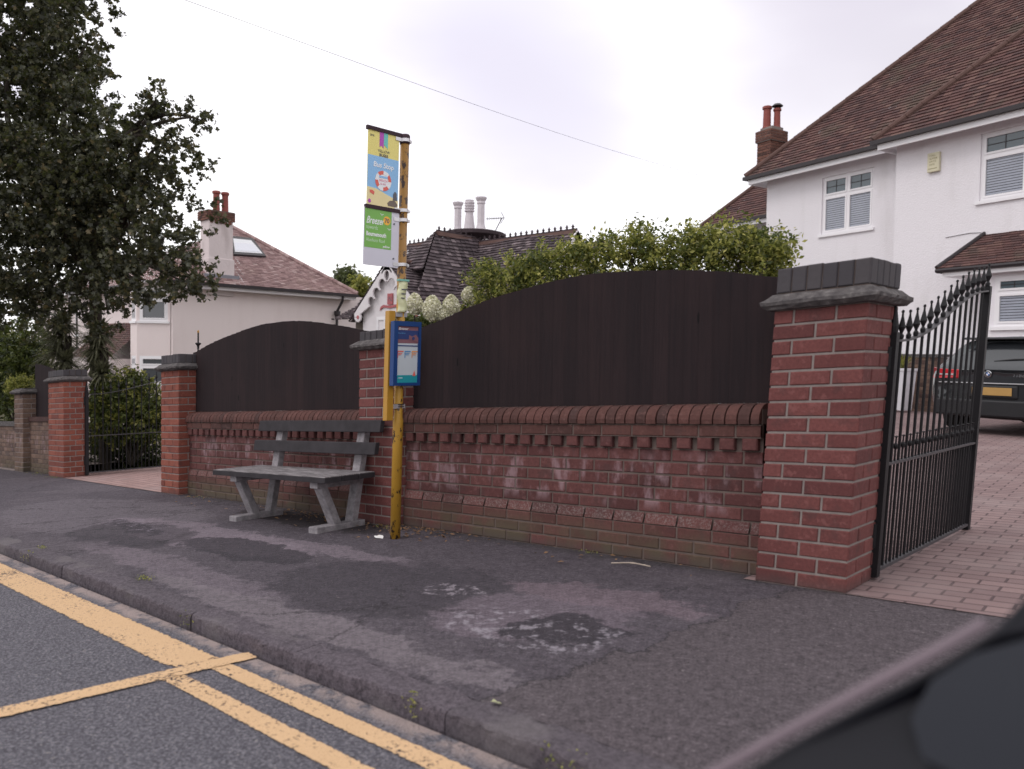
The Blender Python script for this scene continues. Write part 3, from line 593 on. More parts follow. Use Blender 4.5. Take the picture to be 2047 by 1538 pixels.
def plate_poly(parent, pts, x, mat, th=.0008, name='print'):
    b = MB(); b.prism((x, 0, 0), Y, Z, X, pts, 0, th); return b.build(name, mat, parent, True, LB)
def disc(cy, cz, ry, rz, n=24, a0=0, a1=2*math.pi): return [(cy+ry*math.cos(a0+(a1-a0)*i/n), cz+rz*math.sin(a0+(a1-a0)*i/n)) for i in range(n+(0 if a1-a0 > 6.28 else 1))]
# upper flag
y0, y1, z0, z1 = 3.190, 3.452, 2.305, 2.805; fx = px+.004
fl1 = MB(); fl1.box(fx-.004, fx, y0, y1, z0, z1); f1o = fl1.build('upper_flag', 'f_yellow', bus, True, LB); f1o['is_bus'] = 1
for za, zb in ((z1, z1+.026), (z0-.026, z0)):
    b = MB(); b.box(fx-.012, fx+.008, y0-.012, y1+.045, za, zb); b.build('flag_rail', 'flagedge', f1o, True, LB)
s = fx+.0002
plate_poly(f1o, [(y0, z0), (y1, z0), (y1, z0+.335), (y0, z0+.335)], s, 'f_blue')
plate_poly(f1o, [(y0, z0), (y1, z0), (y1, z0+.06), (y0+.17, z0+.085), (y0+.08, z0+.115), (y0, z0+.12)], s+.001, 'f_sand')
for i, (c, w) in enumerate((('f_purple', .034), ('f_teal', .034))):
    yy = y0+.095+i*.035; plate_poly(f1o, [(yy, z1), (yy, z1-.10+.02*(i == 1)), (yy+w/2, z1-.09), (yy+w, z1-.105), (yy+w, z1)], s+.001, c)
font('YELLOW', (s+.001, y0+.132, z1-.135), Y, Z, X, .026, 'f_grey', f1o, 'CENTER'); font('BUSES', (s+.001, y0+.132, z1-.163), Y, Z, X, .028, 'f_grey', f1o, 'CENTER', bold=.02)
font('Bus Stop', (s+.002, y0+.132, z0+.262), Y, Z, X, .048, 'f_white', f1o, 'CENTER', shear=.1, bold=.02)
cy, cz, ro, ri = y0+.132, z0+.175, .068, .043
for i in range(8):
    a0, a1 = 2*math.pi*i/8, 2*math.pi*(i+1)/8; pts = [(cy+ro*math.cos(a0+(a1-a0)*q/5), cz+ro*math.sin(a0+(a1-a0)*q/5)) for q in range(6)]+[(cy+ri*math.cos(a1-(a1-a0)*q/5), cz+ri*math.sin(a1-(a1-a0)*q/5)) for q in range(6)]
    plate_poly(f1o, pts, s+.002, 'f_red' if i % 2 == 0 else 'f_white', .001, 'ring_segment')
plate_poly(f1o, disc(cy, cz, ri, ri), s+.0015, 'f_white')
plate_poly(f1o, [(cy-.036, cz+.018), (cy+.036, cz+.018), (cy+.036, cz+.032), (cy-.036, cz+.032)], s+.003, 'f_blue')
font('BEACH', (s+.003, cy, cz-.006), Y, Z, X, .022, 'f_pink', f1o, 'CENTER', bold=.02); font('BUSES', (s+.003, cy, cz-.028), Y, Z, X, .018, 'f_pink', f1o, 'CENTER')
plate_poly(f1o, [(y1-.085, z0+.012), (y1-.012, z0+.012), (y1-.004, z0+.03), (y1-.03, z0+.055), (y1-.07, z0+.05), (y1-.092, z0+.03)], s+.003, 'f_brown', .001, 'rocks')
plate_poly(f1o, [(y1-.045, z0+.056), (y1-.010, z0+.056), (y1-.014, z0+.105), (y1-.028, z0+.118), (y1-.042, z0+.10)], s+.003, 'f_grey', .001, 'rocks')
plate_poly(f1o, [(y0+.022, z0+.082), (y0+.055, z0+.070), (y0+.06, z0+.09), (y0+.045, z0+.10), (y0+.02, z0+.10)], s+.003, 'f_red', .001, 'starfish')
plate_poly(f1o, disc(y0+.02, z0+.025, .012, .014, 8), s+.003, 'f_purple', .001, 'shell')
font('SMS', (s+.001, y0+.016, z1-.040), Y, Z, X, .02, 'f_grey', f1o)
# lower flag
y0, y1, z0, z1 = 3.172, 3.450, 1.900, 2.285; fx2 = px+.006
b = MB(); b.box(fx2-.006, fx2, y0, y1+.018, z0, z1); f2o = b.build('lower_flag', 'alu', bus, True, LB, bevel=.001); f2o['is_bus'] = 1; s = fx2+.0004
gy1 = y0+.228; plate_poly(f2o, [(y0+.004, z0+.118), (gy1, z0+.118), (gy1, z1-.003), (y0+.004, z1-.003)], s, 'f_green')
font('Breezer', (s+.001, y0+.016, z1-.105), Y, Z, X, .068, 'f_white', f2o, shear=.35, width=.150, bold=.012)
plate_poly(f2o, disc(gy1-.040, z1-.072, .030, .030), s+.001, 'f_orange'); font('70', (s+.0022, gy1-.040, z1-.086), Y, Z, X, .042, 'f_grey', f2o, 'CENTER', bold=.02)
font('towards', (s+.001, y0+.018, z1-.142), Y, Z, X, .038, 'f_pale', f2o, width=.095); font('Bournemouth', (s+.001, y0+.018, z1-.188), Y, Z, X, .040, 'f_white', f2o, width=.165, bold=.03)
font('Alumhurst Road', (s+.001, y0+.018, z1-.226), Y, Z, X, .034, 'f_pale', f2o, width=.155); font('yellow', (s+.001, gy1-.012, z0+.128), Y, Z, X, .022, 'f_white', f2o, 'RIGHT', bold=.02)
for (cy_, cz_) in ((gy1-.085, z1-.035), (gy1-.02, z1-.128)): plate_poly(f2o, [(cy_-.018, cz_+.004), (cy_-.008, cz_+.006), (cy_, cz_-.002), (cy_+.010, cz_+.005), (cy_+.020, cz_+.001), (cy_+.010, cz_+.001), (cy_, cz_-.007), (cy_-.008, cz_+.002)], s+.001, 'f_white', .001, 'gull')
for zz in (z0+.06, z1-.085): b = MB(); b.cyl((fx2, y1-.028, zz), (fx2+.006, y1-.028, zz), .006); b.build('bolt', 'f_grey', f2o, True, LB)
for zz, mt in ((2.79, 'steel'), (2.302, 'steel'), (2.235, 'steel'), (1.925, 'steel')):
    b = MB(); b.lathe((px, py, 0), [(.0325, zz-.011), (.0375, zz-.011), (.0375, zz+.011), (.0325, zz+.011)], 18); b.box(px-.012, px+.010, py-.085, py-.028, zz-.012, zz+.012); b.box(px-.004, px+.016, py+.03, py+.052, zz-.009, zz+.009); b.build('clamp', mt, bus, True, LB)
# wrapped notice
b = MB(); nx_, nz_ = 6, 16; vs = []
for j in range(nz_+1):
    for i in range(nx_+1):
        u_ = i/nx_; w_ = j/nz_; zz = 1.59+.225*w_; yy = 3.445+.082*u_+.008*math.sin(w_*9); vs.append((px+.036+.020*math.sin(u_*math.pi)+random.uniform(-.004, .004), yy, zz))
b.add(vs, [(j*(nx_+1)+i, j*(nx_+1)+i+1, (j+1)*(nx_+1)+i+1, (j+1)*(nx_+1)+i) for j in range(nz_) for i in range(nx_)]); o = b.build('notice', 'plastic', bus, True, LB, True)
md = o.modifiers.new('s', 'SOLIDIFY'); md.thickness = .003
b = MB(); b.box(px+.030, px+.058, 3.44, 3.53, 1.805, 1.818); b.build('sleeve_edge', 'sleeve_green', bus, True, LB)
for q in range(3): b = MB(); b.box(px+.060, px+.0615, 3.46, 3.51-.01*q, 1.742-q*.030, 1.750-q*.030); b.build('notice_lines', 'f_grey', bus, True, LB)
# timetable case on a yellow rail
b = MB(); b.box(px-.02, px+.026, 3.385, 3.440, .838, 1.600); b.build('backing_rail', 'yrail', bus, True, LB, bevel=.003)
for zz in (.92, 1.56): b = MB(); b.box(px-.03, px+.03, 3.44, 3.54, zz, zz+.03); b.build('bracket', 'steel', bus, True, LB)
b = MB(); b.lathe((px, py, 0), [(.037, .945), (.041, .945), (.041, .952), (.037, .952)], 18); b.lathe((px, py, 0), [(.037, .93), (.041, .93), (.041, .936), (.037, .936)], 18); b.build('cable_tie', 'gutter', bus, True, LB)
ky0, ky1, kz0, kz1 = 3.392, 3.632, 1.078, 1.525; kx = px+.078
b = MB(); b.box(px+.0345, kx-.012, ky0, ky1, kz0, kz1); case = b.build('timetable_case', 'c_blue', bus, True, LB, bevel=.004); case['is_bus'] = 1
fr = .034
for a_ in ((ky0, ky1, kz0, kz0+fr*.6), (ky0, ky1, kz1-fr, kz1), (ky0, ky0+fr, kz0+fr*.6, kz1-fr), (ky1-fr*.6, ky1, kz0+fr*.6, kz1-fr)):
    b = MB(); b.box(kx-.012, kx, *a_); b.build('case_frame', 'c_blue', case, True, LB)
s = kx-.0118; iy0, iy1, iz0, iz1 = ky0+fr, ky1-fr*.6, kz0+fr*.6, kz1-fr; H_ = iz1-iz0; W_ = iy1-iy0
def rc(a, c, d, e): return [(iy0+W_*a, iz0+H_*d), (iy0+W_*c, iz0+H_*d), (iy0+W_*c, iz0+H_*e), (iy0+W_*a, iz0+H_*e)]
plate_poly(case, rc(0, 1, 0, 1), s, 'c_paper'); plate_poly(case, rc(0, 1, .70, 1), s+.0012, 'c_dusk'); plate_poly(case, rc(0, 1, .77, .93), s+.0024, 'c_navy')
plate_poly(case, rc(0, 1, 0, .135), s+.0012, 'c_teal'); plate_poly(case, rc(.02, 1, .645, .665), s+.0024, 'c_navy')
plate_poly(case, [(iy0+W_*.55, iz0+H_*.77), (iy0+W_*1, iz0+H_*.72), (iy0+W_*1, iz0+H_*.80), (iy0+W_*.88, iz0+H_*.86), (iy0+W_*.7, iz0+H_*.82), (iy0+W_*.56, iz0+H_*.85)], s+.0036, 'c_dusk')
plate_poly(case, disc(iy0+W_*.76, iz0+H_*.79, .012, .012, 10), s+.0048, 'c_navy')
font('Breezer', (s+.0036, iy0+W_*.05, iz0+H_*.935), Y, Z, X, .026, 'f_white', case, shear=.35); font('Bus times', (s+.0036, iy0+W_*.04, iz0+H_*.865), Y, Z, X, .016, 'c_sky', case)
for i, c_ in enumerate(('f_red', 'c_sky', 'c_orange')):
    a0 = .03+i*.34
    for (p, q, d, e_) in ((0, .28, .545, .565), (.04, .22, .515, .527), (.04, .19, .49, .502), (.0, .03, .44, .545)): plate_poly(case, rc(a0+p, a0+q, d, e_), s+.0024, c_)
plate_poly(case, [(iy0+W_*.76, iz0+H_*.12), (iy0+W_*.92, iz0+H_*.12), (iy0+W_*.88, iz0+H_*.17), (iy0+W_*.85, iz0+H_*.22), (iy0+W_*.80, iz0+H_*.16)], s+.0024, 'f_red')
font('more', (s+.0024, iy0+W_*.08, iz0+H_*.075), Y, Z, X, .018, 'f_white', case)

# ------------------------------------------------------------------ iron gates
def spear(b, x, y, z, s=1.):
    b.lathe((x, y, z), [(.004, 0), (.013*s, .004), (.014*s, .02), (.008*s, .028), (.007*s, .034), (.019*s, .052*s+.01), (.013*s, .085), (.006*s, .115), (.0045, .132), (.008, .138), (.006, .147), (.0, .15)], 8)
def gate(name, label, gx, ya, yb, topf, midz, lean, nbar, off_hinge):
    t = T(name, label, 'gate', (gx, ya, shz(gx)), 'black iron driveway gates'); F_ = lambda b, nm, mt='iron', par=t, sm=False: b.build(nm, mt, par, True, lean, sm)
    b = MB(); b.box(gx-.022, gx+.022, ya-.022, ya+.022, .02, topf(ya)+.04); b.lathe((gx, ya, topf(ya)+.04), [(.02, 0), (.022, .03), (.010, .10), (.003, .15), (0, .155)], 8); F_(b, 'hinge_stile')
    b = MB(); b.box(gx-.022, gx+.022, yb-.022, yb+.022, .02, topf(yb)+.03); spear(b, gx, yb, topf(yb)+.03, 1.1); F_(b, 'latch_stile')
    b = MB(); pts = [(gx, ya+(yb-ya)*i/24, topf(ya+(yb-ya)*i/24)) for i in range(25)]
    for p, q in zip(pts, pts[1:]):
        b.add([(gx-.018, p[1], p[2]-.005), (gx+.018, p[1], p[2]-.005), (gx+.018, p[1], p[2]+.005), (gx-.018, p[1], p[2]+.005), (gx-.018, q[1], q[2]-.005), (gx+.018, q[1], q[2]-.005), (gx+.018, q[1], q[2]+.005), (gx-.018, q[1], q[2]+.005)], [(0, 1, 5, 4), (1, 2, 6, 5), (2, 3, 7, 6), (3, 0, 4, 7)])
    F_(b, 'top_rail', 'iron_rail')
    b = MB(); b.box(gx-.018, gx+.018, ya, yb, midz-.006, midz+.006); F_(b, 'middle_rail', 'iron_rail'); b = MB(); b.box(gx-.018, gx+.018, ya, yb, .045, .060); F_(b, 'bottom_rail', 'iron_rail')
    for i in range(1, nbar+1):
        y = ya+(yb-ya)*i/(nbar+1); b = MB(); b.cyl((gx, y, .045), (gx, y, topf(y)+.01), .0080, n=8); spear(b, gx, y, topf(y)+.005); F_(b, 'bar')
    for i in range(nbar+1):
        y = ya+(yb-ya)*(i+.5)/(nbar+1); b = MB(); b.cyl((gx, y, .045), (gx, y, midz+.07), .0058, n=8); b.lathe((gx, y, midz+.065), [(.006, 0), (.012, .012), (.013, .022), (.005, .035), (.004, .06), (.011, .066), (.0, .072)], 8); F_(b, 'short_bar')
    for zz in (.22, topf(ya)-.10):
        b = MB(); b.box(gx-off_hinge-.02, gx-.015, ya-.02, ya+.035, zz-.05, zz+.05); b.cyl((gx-.01, ya-.02, zz-.05), (gx-.01, ya-.02, zz+.07), .016, n=10); F_(b, 'hinge')
    return t
def tf(pts): return lambda y: interp(pts, y)
G = (.050, 0, .0)
gate('iron_gate', 'black iron driveway gate with spear tops standing open beside the big pillar', -1.425, 4.15, 5.80, tf([(4.15, 1.20), (4.4, 1.215), (4.75, 1.29), (5.1, 1.41), (5.45, 1.51), (5.80, 1.555)]), .585, G, 14, .02)
gate('iron_gate', 'black iron gate seen through the far gateway in front of green shrubs', -12.33, 4.10, 5.75, tf([(4.10, 1.18), (4.4, 1.20), (4.8, 1.28), (5.2, 1.38), (5.75, 1.46)]), .58, (0, 0, 0), 14, .0)

# ------------------------------------------------------------------ building helpers
def tiles(b, pts, gauge=.1, tw=.165, lift=.022, wob=0.0):
    """a convex roof plane laid in overlapping courses of single tiles"""
    P = [np.array(p, float) for p in pts]; nn = np.cross(P[1]-P[0], P[2]-P[0]); nn /= np.linalg.norm(nn); nn = nn if nn[2] > 0 else -nn
    hd = np.cross(Z, nn); hd /= np.linalg.norm(hd); up = np.cross(nn, hd); up = up if up[2] > 0 else -up
    A = [((p-P[0])@hd, (p-P[0])@up) for p in P]; b0 = min(q[1] for q in A); b1 = max(q[1] for q in A)
    def rng(s):
        xs = []; n_ = len(A)
        for i in range(n_):
            (x0, s0), (x1, s1) = A[i], A[(i+1) % n_]
            if (s0-s)*(s1-s) <= 0 and abs(s1-s0) > 1e-9: xs.append(x0+(x1-x0)*(s-s0)/(s1-s0))
        return (min(xs), max(xs)) if xs else None
    s = b0; k_ = 0
    while s < b1-.01:
        e2 = min(s+gauge, b1-1e-4); r0, r1 = rng(max(s, b0+1e-4)), rng(e2)
        if r0 and r1:
            x = min(r0[0], r1[0])-tw*((k_ % 2)*.5); xe = max(r0[1], r1[1])
            while x < xe:
                xa, xb = x, x+tw-.004; la, lb, ua, ub = [min(max(q, r[0]), r[1]) for q, r in ((xa, r0), (xb, r0), (xa, r1), (xb, r1))]
                if lb-la > .003 or ub-ua > .003:
                    jz = lift+random.uniform(-.004, .006)+wob*math.sin(x*1.9+s*.7)*.5; js = random.uniform(-.009, .009)
                    f = lambda a_, s_, z_: P[0]+hd*a_+up*s_+nn*z_
                    b.add([f(la, s+js, jz), f(lb, s+js, jz), f(ub, e2+.01, .002+wob*math.sin(x*1.9+s*.7)*.5), f(ua, e2+.01, .002+wob*math.sin(x*1.9+s*.7)*.5), f(la, s+js, -.005), f(lb, s+js, -.005)], [(0, 1, 2, 3), (4, 5, 1, 0)])
                x += tw
        s += gauge; k_ += 1
def wall_holes(b, o, ex, ez, en, W_, z0, z1, holes, rev=.10):
    """a wall sheet with real openings and reveals; holes are (x0, x1, z0, z1)"""
    o, ex, ez, en = [np.array(q, float) for q in (o, ex, ez, en)]
    xs = sorted({0, W_, *[h[0] for h in holes], *[h[1] for h in holes]}); zs = sorted({z0, z1, *[h[2] for h in holes], *[h[3] for h in holes]})
    for xa, xb in zip(xs, xs[1:]):
        for za, zb in zip(zs, zs[1:]):
            cx_, cz_ = (xa+xb)/2, (za+zb)/2
            if any(h[0] < cx_ < h[1] and h[2] < cz_ < h[3] for h in holes): continue
            b.add([o+ex*xa+ez*za, o+ex*xb+ez*za, o+ex*xb+ez*zb, o+ex*xa+ez*zb], [(0, 1, 2, 3)])
    for (xa, xb, za, zb) in holes:
        q = [(xa, za), (xb, za), (xb, zb), (xa, zb)]
        for i in range(4):
            (a0, c0), (a1, c1) = q[i], q[(i+1) % 4]; b.add([o+ex*a0+ez*c0, o+ex*a1+ez*c1, o+ex*a1+ez*c1-en*rev, o+ex*a0+ez*c0-en*rev], [(0, 1, 2, 3)])
def window(par, o, ex, en, w, h, cols, top=.3, lead=True, blind=True, rev=.07, sill=.07, label=None):
    """casements side by side, each with a leaded fanlight; o is the lower left corner in the wall plane"""
    o = np.array(o, float); ex = np.array(ex, float); en = np.array(en, float); B_ = MB(); o2 = o-en*rev; fr = .055
    def bar(a0, a1, c0, c1, d0=-.03, d1=.03): B_.obox(o2, ex, en, Z, (a0, a1), (d0, d1), (c0, c1))
    bar(0, w, 0, fr); bar(0, w, h-fr, h); bar(0, fr, fr, h-fr); bar(w-fr, w, fr, h-fr)
    iw = (w-2*fr); cw = (iw-(cols-1)*fr)/cols; zt = h*(1-top); panes = []
    for i in range(cols):
        a0 = fr+i*(cw+fr); a1 = a0+cw
        if i < cols-1: bar(a1, a1+fr, fr, h-fr)
        if top > 0: bar(a0, a1, zt-.03, zt+.03, -.028, .028)
        for (c0, c1, ld) in (((fr, zt-.03, False), (zt+.03, h-fr, True)) if top > 0 else ((fr, h-fr, False),)):
            g = .04
            for q in ((a0, a1, c0, c0+g), (a0, a1, c1-g, c1), (a0, a0+g, c0+g, c1-g), (a1-g, a1, c0+g, c1-g)): bar(*q, -.02, .042)
            panes.append((a0+g, a1-g, c0+g, c1-g, ld))
    win = B_.build('window', 'upvc', par)
    if label: win['label'] = label
    for (a0, a1, c0, c1, ld) in panes:
        p = MB(); p.mat('lead' if ld and lead else 'glass'); p.obox(o2, ex, en, Z, (a0, a1), (.002, .010), (c0, c1))
        if ld and lead:
            p.mat('gutter'); am, cm = (a0+a1)/2, (c0+c1)/2; p.obox(o2, ex, en, Z, (a0, a1), (.011, .016), (cm-.008, cm+.008)); p.obox(o2, ex, en, Z, (am-.008, am+.008), (.0112, .0165), (c0, c1))
        p.build('pane', None, win)
        if blind and not ld:
            p = MB(); c = c0+.01
            while c < c1-.02: p.obox(o2, ex, en, Z, (a0+.005, a1-.005), (.011, .0125), (c, c+.038)); c += .052
            p.build('blind', 'blind', win)
    if sill:
        p = MB(); p.obox(o, ex, en, Z, (-.06, w+.06), (-.05, .05), (-sill, -.003)); p.build('window_sill', 'upvc', win)
    return win
def pot(b, c, h=.6, r=.12):
    b.lathe(c, [(r*.95, 0), (r*.98, .03), (r*.85, .05), (r*.78, h*.8), (r*.80, h*.86), (r*1.02, h*.88), (r*1.02, h*.97), (r*.85, h), (r*.7, h), (r*.66, h*.8)], 14)

# ------------------------------------------------------------------ white house on the right
e_ = V(.95930, -.28238, 0); n_ = V(.28238, .95930, 0); HO = V(-6.149, 18.546, 0)
def hp(a, d, z): return HO+e_*a+n_*d+Z*z
def on(u, v, d):
    r = ray(u, v); t = ((HO+n_*d-CAM)@n_)/(r@n_); p = CAM+r*t; return (p-HO)@e_, p[2]
house = T('white_house', 'large white rendered house with brown-red tiled hipped roof on the right', 'house', hp(2, 3, 0))
D1 = .6
c1 = V(*(HO*0)); a1, z1_ = on(1490, 356, D1-.45); c1 = hp(a1, D1-.45, z1_); a2, z2_ = on(1746, 284, -.45); c2 = hp(a2, -.45, z2_)
wl = on(1533, 400, D1)[0]
w1a, w1z0 = on(1641, 470, D1); w1b, w1z1 = on(1747, 336, D1); w1z1 = (on(1641, 355, D1)[1]+w1z1)/2
b = MB(); wall_holes(b, hp(wl, D1, 0), e_, Z, -n_, -wl+.3, -1, z1_-.02, [(w1a-wl, w1b-wl, w1z0, w1z1)])
b.add([hp(wl, D1, -1), hp(wl, D1, z1_-.02), hp(wl, 9, z1_-.02), hp(wl, 9, -1)], [(0, 1, 2, 3)])
b.build('wall', 'white_render', house)
w2a, w2z0 = on(1957, 403, 0); w2t = on(1955, 270, 0)[1]
b = MB(); wall_holes(b, hp(0, 0, 0), e_, Z, -n_, 8, -1, z2_-.02, [(w2a, w2a+1.75, w2z0, w2t)])
b.add([hp(0, 0, -1), hp(0, 0, z2_-.02), hp(0, D1+.3, z2_-.02), hp(0, D1+.3, -1)], [(0, 1, 2, 3)]); b.add([hp(8, 0, -1), hp(8, 0, z2_-.02), hp(8, 9, z2_-.02), hp(8, 9, -1)], [(0, 1, 2, 3)])
b.build('wall', 'white_render', house)
window(house, hp(w1a, D1, w1z0), e_, -n_, w1b-w1a, w1z1-w1z0, 2, .34); window(house, hp(w2a, 0, w2z0), e_, -n_, 1.75, w2t-w2z0, 2, .34)
TP = 1.05; up_ = n_+Z*TP
b = MB(); K = 7.5; tiles(b, [c1, c1+e_*14, c1+e_*14+(n_+Z*TP)*K, c1+(e_+n_+Z*TP)*K], .125, .19, .028); tiles(b, [c1+n_*14, c1, c1+(e_+n_+Z*TP)*K, c1+n_*7.5+(e_+Z*TP)*K], .125, .19, .028)
roof1 = b.build('roof', 'tile_red', house)
b = MB(); K2 = 6.5; tiles(b, [c2, c2+e_*13, c2+e_*13+(n_+Z*TP)*K2, c2+(e_+n_+Z*TP)*K2], .125, .19, .028); tiles(b, [c2+n_*1.9, c2, c2+(e_+n_+Z*TP)*K2, c2+n_*K2+(e_+Z*TP)*K2], .125, .19, .028)
roof2 = b.build('roof', 'tile_red', house)
def hipline(par, p, d, n, r=.075):
    for i in range(n):
        q0 = p+d*(i/n); q1 = p+d*((i+1.08)/n); yield q0, q1
for c_, K_, rf in ((c1, K, roof1), (c2, K2, roof2)):
    b = MB()
    for q0, q1 in hipline(None, c_+Z*.03, (e_+n_+Z*TP)*K_, int(K_*4.6)): b.cyl(q0, q1, .085, .075, 10)
    b.build('hip_tiles', 'ridge', rf)
def eaves(par, c_, L1, L2, nside=None):
    """soffit, fascia and gutter along the front and the left side of an eave corner"""
    B_ = MB(); B_.obox(c_, e_, n_, Z, (.10, L1), (.06, .50), (-.10, -.06)); B_.obox(c_, e_, n_, Z, (.10, L1), (.04, .065), (-.20, -.02)); B_.obox(c_, e_, n_, Z, (.075, .10), (.04, L2), (-.20, -.02)); B_.obox(c_, e_, n_, Z, (.10, .7), (.50, L2), (-.10, -.06)); B_.build('fascia', 'upvc', par)
    B_ = MB(); B_.obox(c_, e_, n_, Z, (-.05, L1), (-.06, .038), (-.075, .012)); B_.obox(c_, e_, n_, Z, (-.05, .073), (.0385, L2), (-.075, .012)); B_.build('gutter', 'gutter', par)
eaves(house, c1, a2-a1+.6, 9); eaves(house, c2, 8.5, 1.2)
# canted bay
aL, zE = on(1872, 538, -1.0); aT, zT = on(1968, 468, 0); bay = MB()
bz0 = zE-.12; ba = aL+.35
wz0 = on(1925, 655, -.75)[1]; pts = [hp(ba, 0, 0), hp(ba+.55, -.75, 0), hp(ba+3.3, -.75, 0), hp(ba+3.85, 0, 0)]
for p, q in zip(pts, pts[1:]):
    d = q-p; Lh = np.linalg.norm(d); d = d/Lh; nn_ = np.cross(d, Z); wall_holes(bay, p, d, Z, nn_, Lh, -1, bz0, [(.10, Lh-.10, wz0, bz0-.10)], .05)
bo = bay.build('bay', 'white_render', house)
for i, (p, q) in enumerate(zip(pts, pts[1:])):
    d = q-p; Lh = np.linalg.norm(d); d = d/Lh; nn_ = np.cross(d, Z); window(house, p+d*.10+Z*wz0, d, nn_, Lh-.2, bz0-.10-wz0, (1, 4, 1)[i], .32, rev=.03)
b = MB(); q0 = hp(aL, -1.0, zE); q1 = hp(aL+5, -1.0, zE); t0 = hp(aT, .05, zT); t1 = hp(aL+4.2, .05, zT); q2 = hp(aL-.05, .05, zE)
tiles(b, [q0, q1, t1, t0], .10, .165, .02); tiles(b, [q2, q0, t0], .10, .165, .02); rb = b.build('bay_roof', 'tile_red', house)
b = MB(); b.tube([q0+Z*.02, t0+Z*.03], .045); b.tube([t0+Z*.03, t1+Z*.03], .05); b.build('flashing', 'gutter', rb); b = MB(); b.tube([q2-n_*.1+Z*-.04, q0+V(0, 0, -.04), q1+V(0, 0, -.04)], .045, 8); b.build('gutter', 'gutter', rb)
b = MB(); b.obox(q0, e_, n_, Z, (.1, 5), (.04, 1.0), (-.16, -.05)); b.build('fascia', 'upvc', rb)
# rear wing
wc = fwd(1400, 455, 26.5); b = MB(); tiles(b, [wc, wc+e_*4, wc+e_*4+(n_+Z*TP)*3.9, wc+(e_+n_+Z*TP)*3.9], .125, .19, .028); tiles(b, [wc+n_*6, wc, wc+(e_+n_+Z*TP)*3], .125, .19, .028); r3 = b.build('roof', 'tile_red', house)
b = MB(); b.cyl(wc+Z*.03, wc+(e_+n_+Z*TP)*3.9+Z*.03, .08, n=10); b.build('hip_tiles', 'ridge', r3)
eaves(house, wc, 3.4, 5)
wo_ = wc+e_*.5+n_*.5; zw = on(1515, 462, (wo_-HO)@n_); 
b = MB(); wall_holes(b, V(wo_[0], wo_[1], 0), e_, Z, -n_, 4.2, -1, wc[2]-.1, [(1.15, 2.6, 3.3, wc[2]-.22)]); b.add([wo_*V(1, 1, 0)+Z*q+n_*w for q, w in ((-1, 0), (wc[2]-.1, 0), (wc[2]-.1, 5), (-1, 5))], [(0, 1, 2, 3)]); b.build('wall', 'white_render', house)
window(house, V(wo_[0], wo_[1], 3.3)+e_*1.15, e_, -n_, 1.45, wc[2]-.22-3.3, 2, 0, blind=False)
# chimney of the white house
cc = fwd(1541, 330, 22.3); cc[2] = 0; b = MB(); b.mat('mortar_d'); zt = fwd(1541, 262, 22.3)[2]; hw = .24
b.obox(cc, e_, n_, Z, (-hw+.01, hw-.01), (-.3+.01, .3-.01), (6.0, zt-.02)); b.mat('brick_stack')
for (o_, eu, en, Wd, ex_) in ((cc-e_*hw-n_*.3, e_, -n_, 2*hw, 0), (cc+e_*hw-n_*.3, n_, e_, .6, 0), (cc-e_*hw+n_*.3, -n_, -e_, .6, 0)): brick_face(b, o_+Z*6.0, eu, Z, en, Wd-.003, zt-.34-6.0)
for (o_, eu, en, Wd) in ((cc-e_*(hw+.04)-n_*.34, e_, -n_, 2*hw+.08), (cc+e_*(hw+.04)-n_*.34, n_, e_, .68), (cc-e_*(hw+.04)+n_*.34, -n_, -e_, .68)): brick_face(b, o_+Z*(zt-.34), eu, Z, en, Wd-.003, .30)
b.mat('mortar'); b.obox(cc, e_, n_, Z, (-hw-.03, hw+.03), (-.33, .33), (zt-.35, zt-.04)); b.obox(cc, e_, n_, Z, (-.21, .21), (-.22, .22), (zt-.04, zt+.06))
ch = b.build('chimney', None, house)
b = MB(); pot(b, cc+e_*-.09-n_*.1+Z*(zt+.05), .62, .13); b.build('chimney_pot', 'terracotta', ch); b = MB(); pot(b, cc+e_*.09+n_*.10+Z*(zt+.05), .55, .11); b.build('chimney_pot', 'terracotta', ch)
b = MB(); q = cc+e_*.09+n_*.10+Z*(zt+.66); b.lathe(q, [(.0, .09), (.10, .06), (.16, .0), (.14, -.01), (0, .06)], 12); [b.cyl(q+V(.09*math.cos(t_), .09*math.sin(t_), -.08), q+V(.09*math.cos(t_), .09*math.sin(t_), .03), .008, n=5) for t_ in (0, 2.1, 4.2)]; b.build('cowl', 'gutter', ch)
# alarm box
al_a, al_z = on(1857, 347, 0); b = MB(); b.obox(hp(al_a, 0, al_z), e_, -n_, Z, (0, .26), (.002, .075), (0, .40)); al = b.build('alarm_box', 'cream', house, bevel=.012)
for q, (wd, tx) in enumerate(((.14, 'CALL'), (.17, 'ALARM'), (.15, 'SERVICE'), (.12, 'CENTRE'))): font(tx, hp(al_a+.045, -.0755, al_z+.32-q*.062), e_, Z, -n_, .055, 'alarmtext', al, width=wd, bold=.01)
b = MB(); b.obox(hp(al_a, 0, al_z), e_, -n_, Z, (.03, .22), (.0755, .078), (.06, .075)); b.build('nameplate', 'alarmtext', al)
b = MB(); wa_, wz_ = on(1890, 475, -.012); b.tube([hp(wa_, -.012, wz_), hp(wa_+.5, -.012, wz_+.03), hp(aT-.05, -.012, wz_+.01)], .008, 5); b.build('cable', 'silver', house)
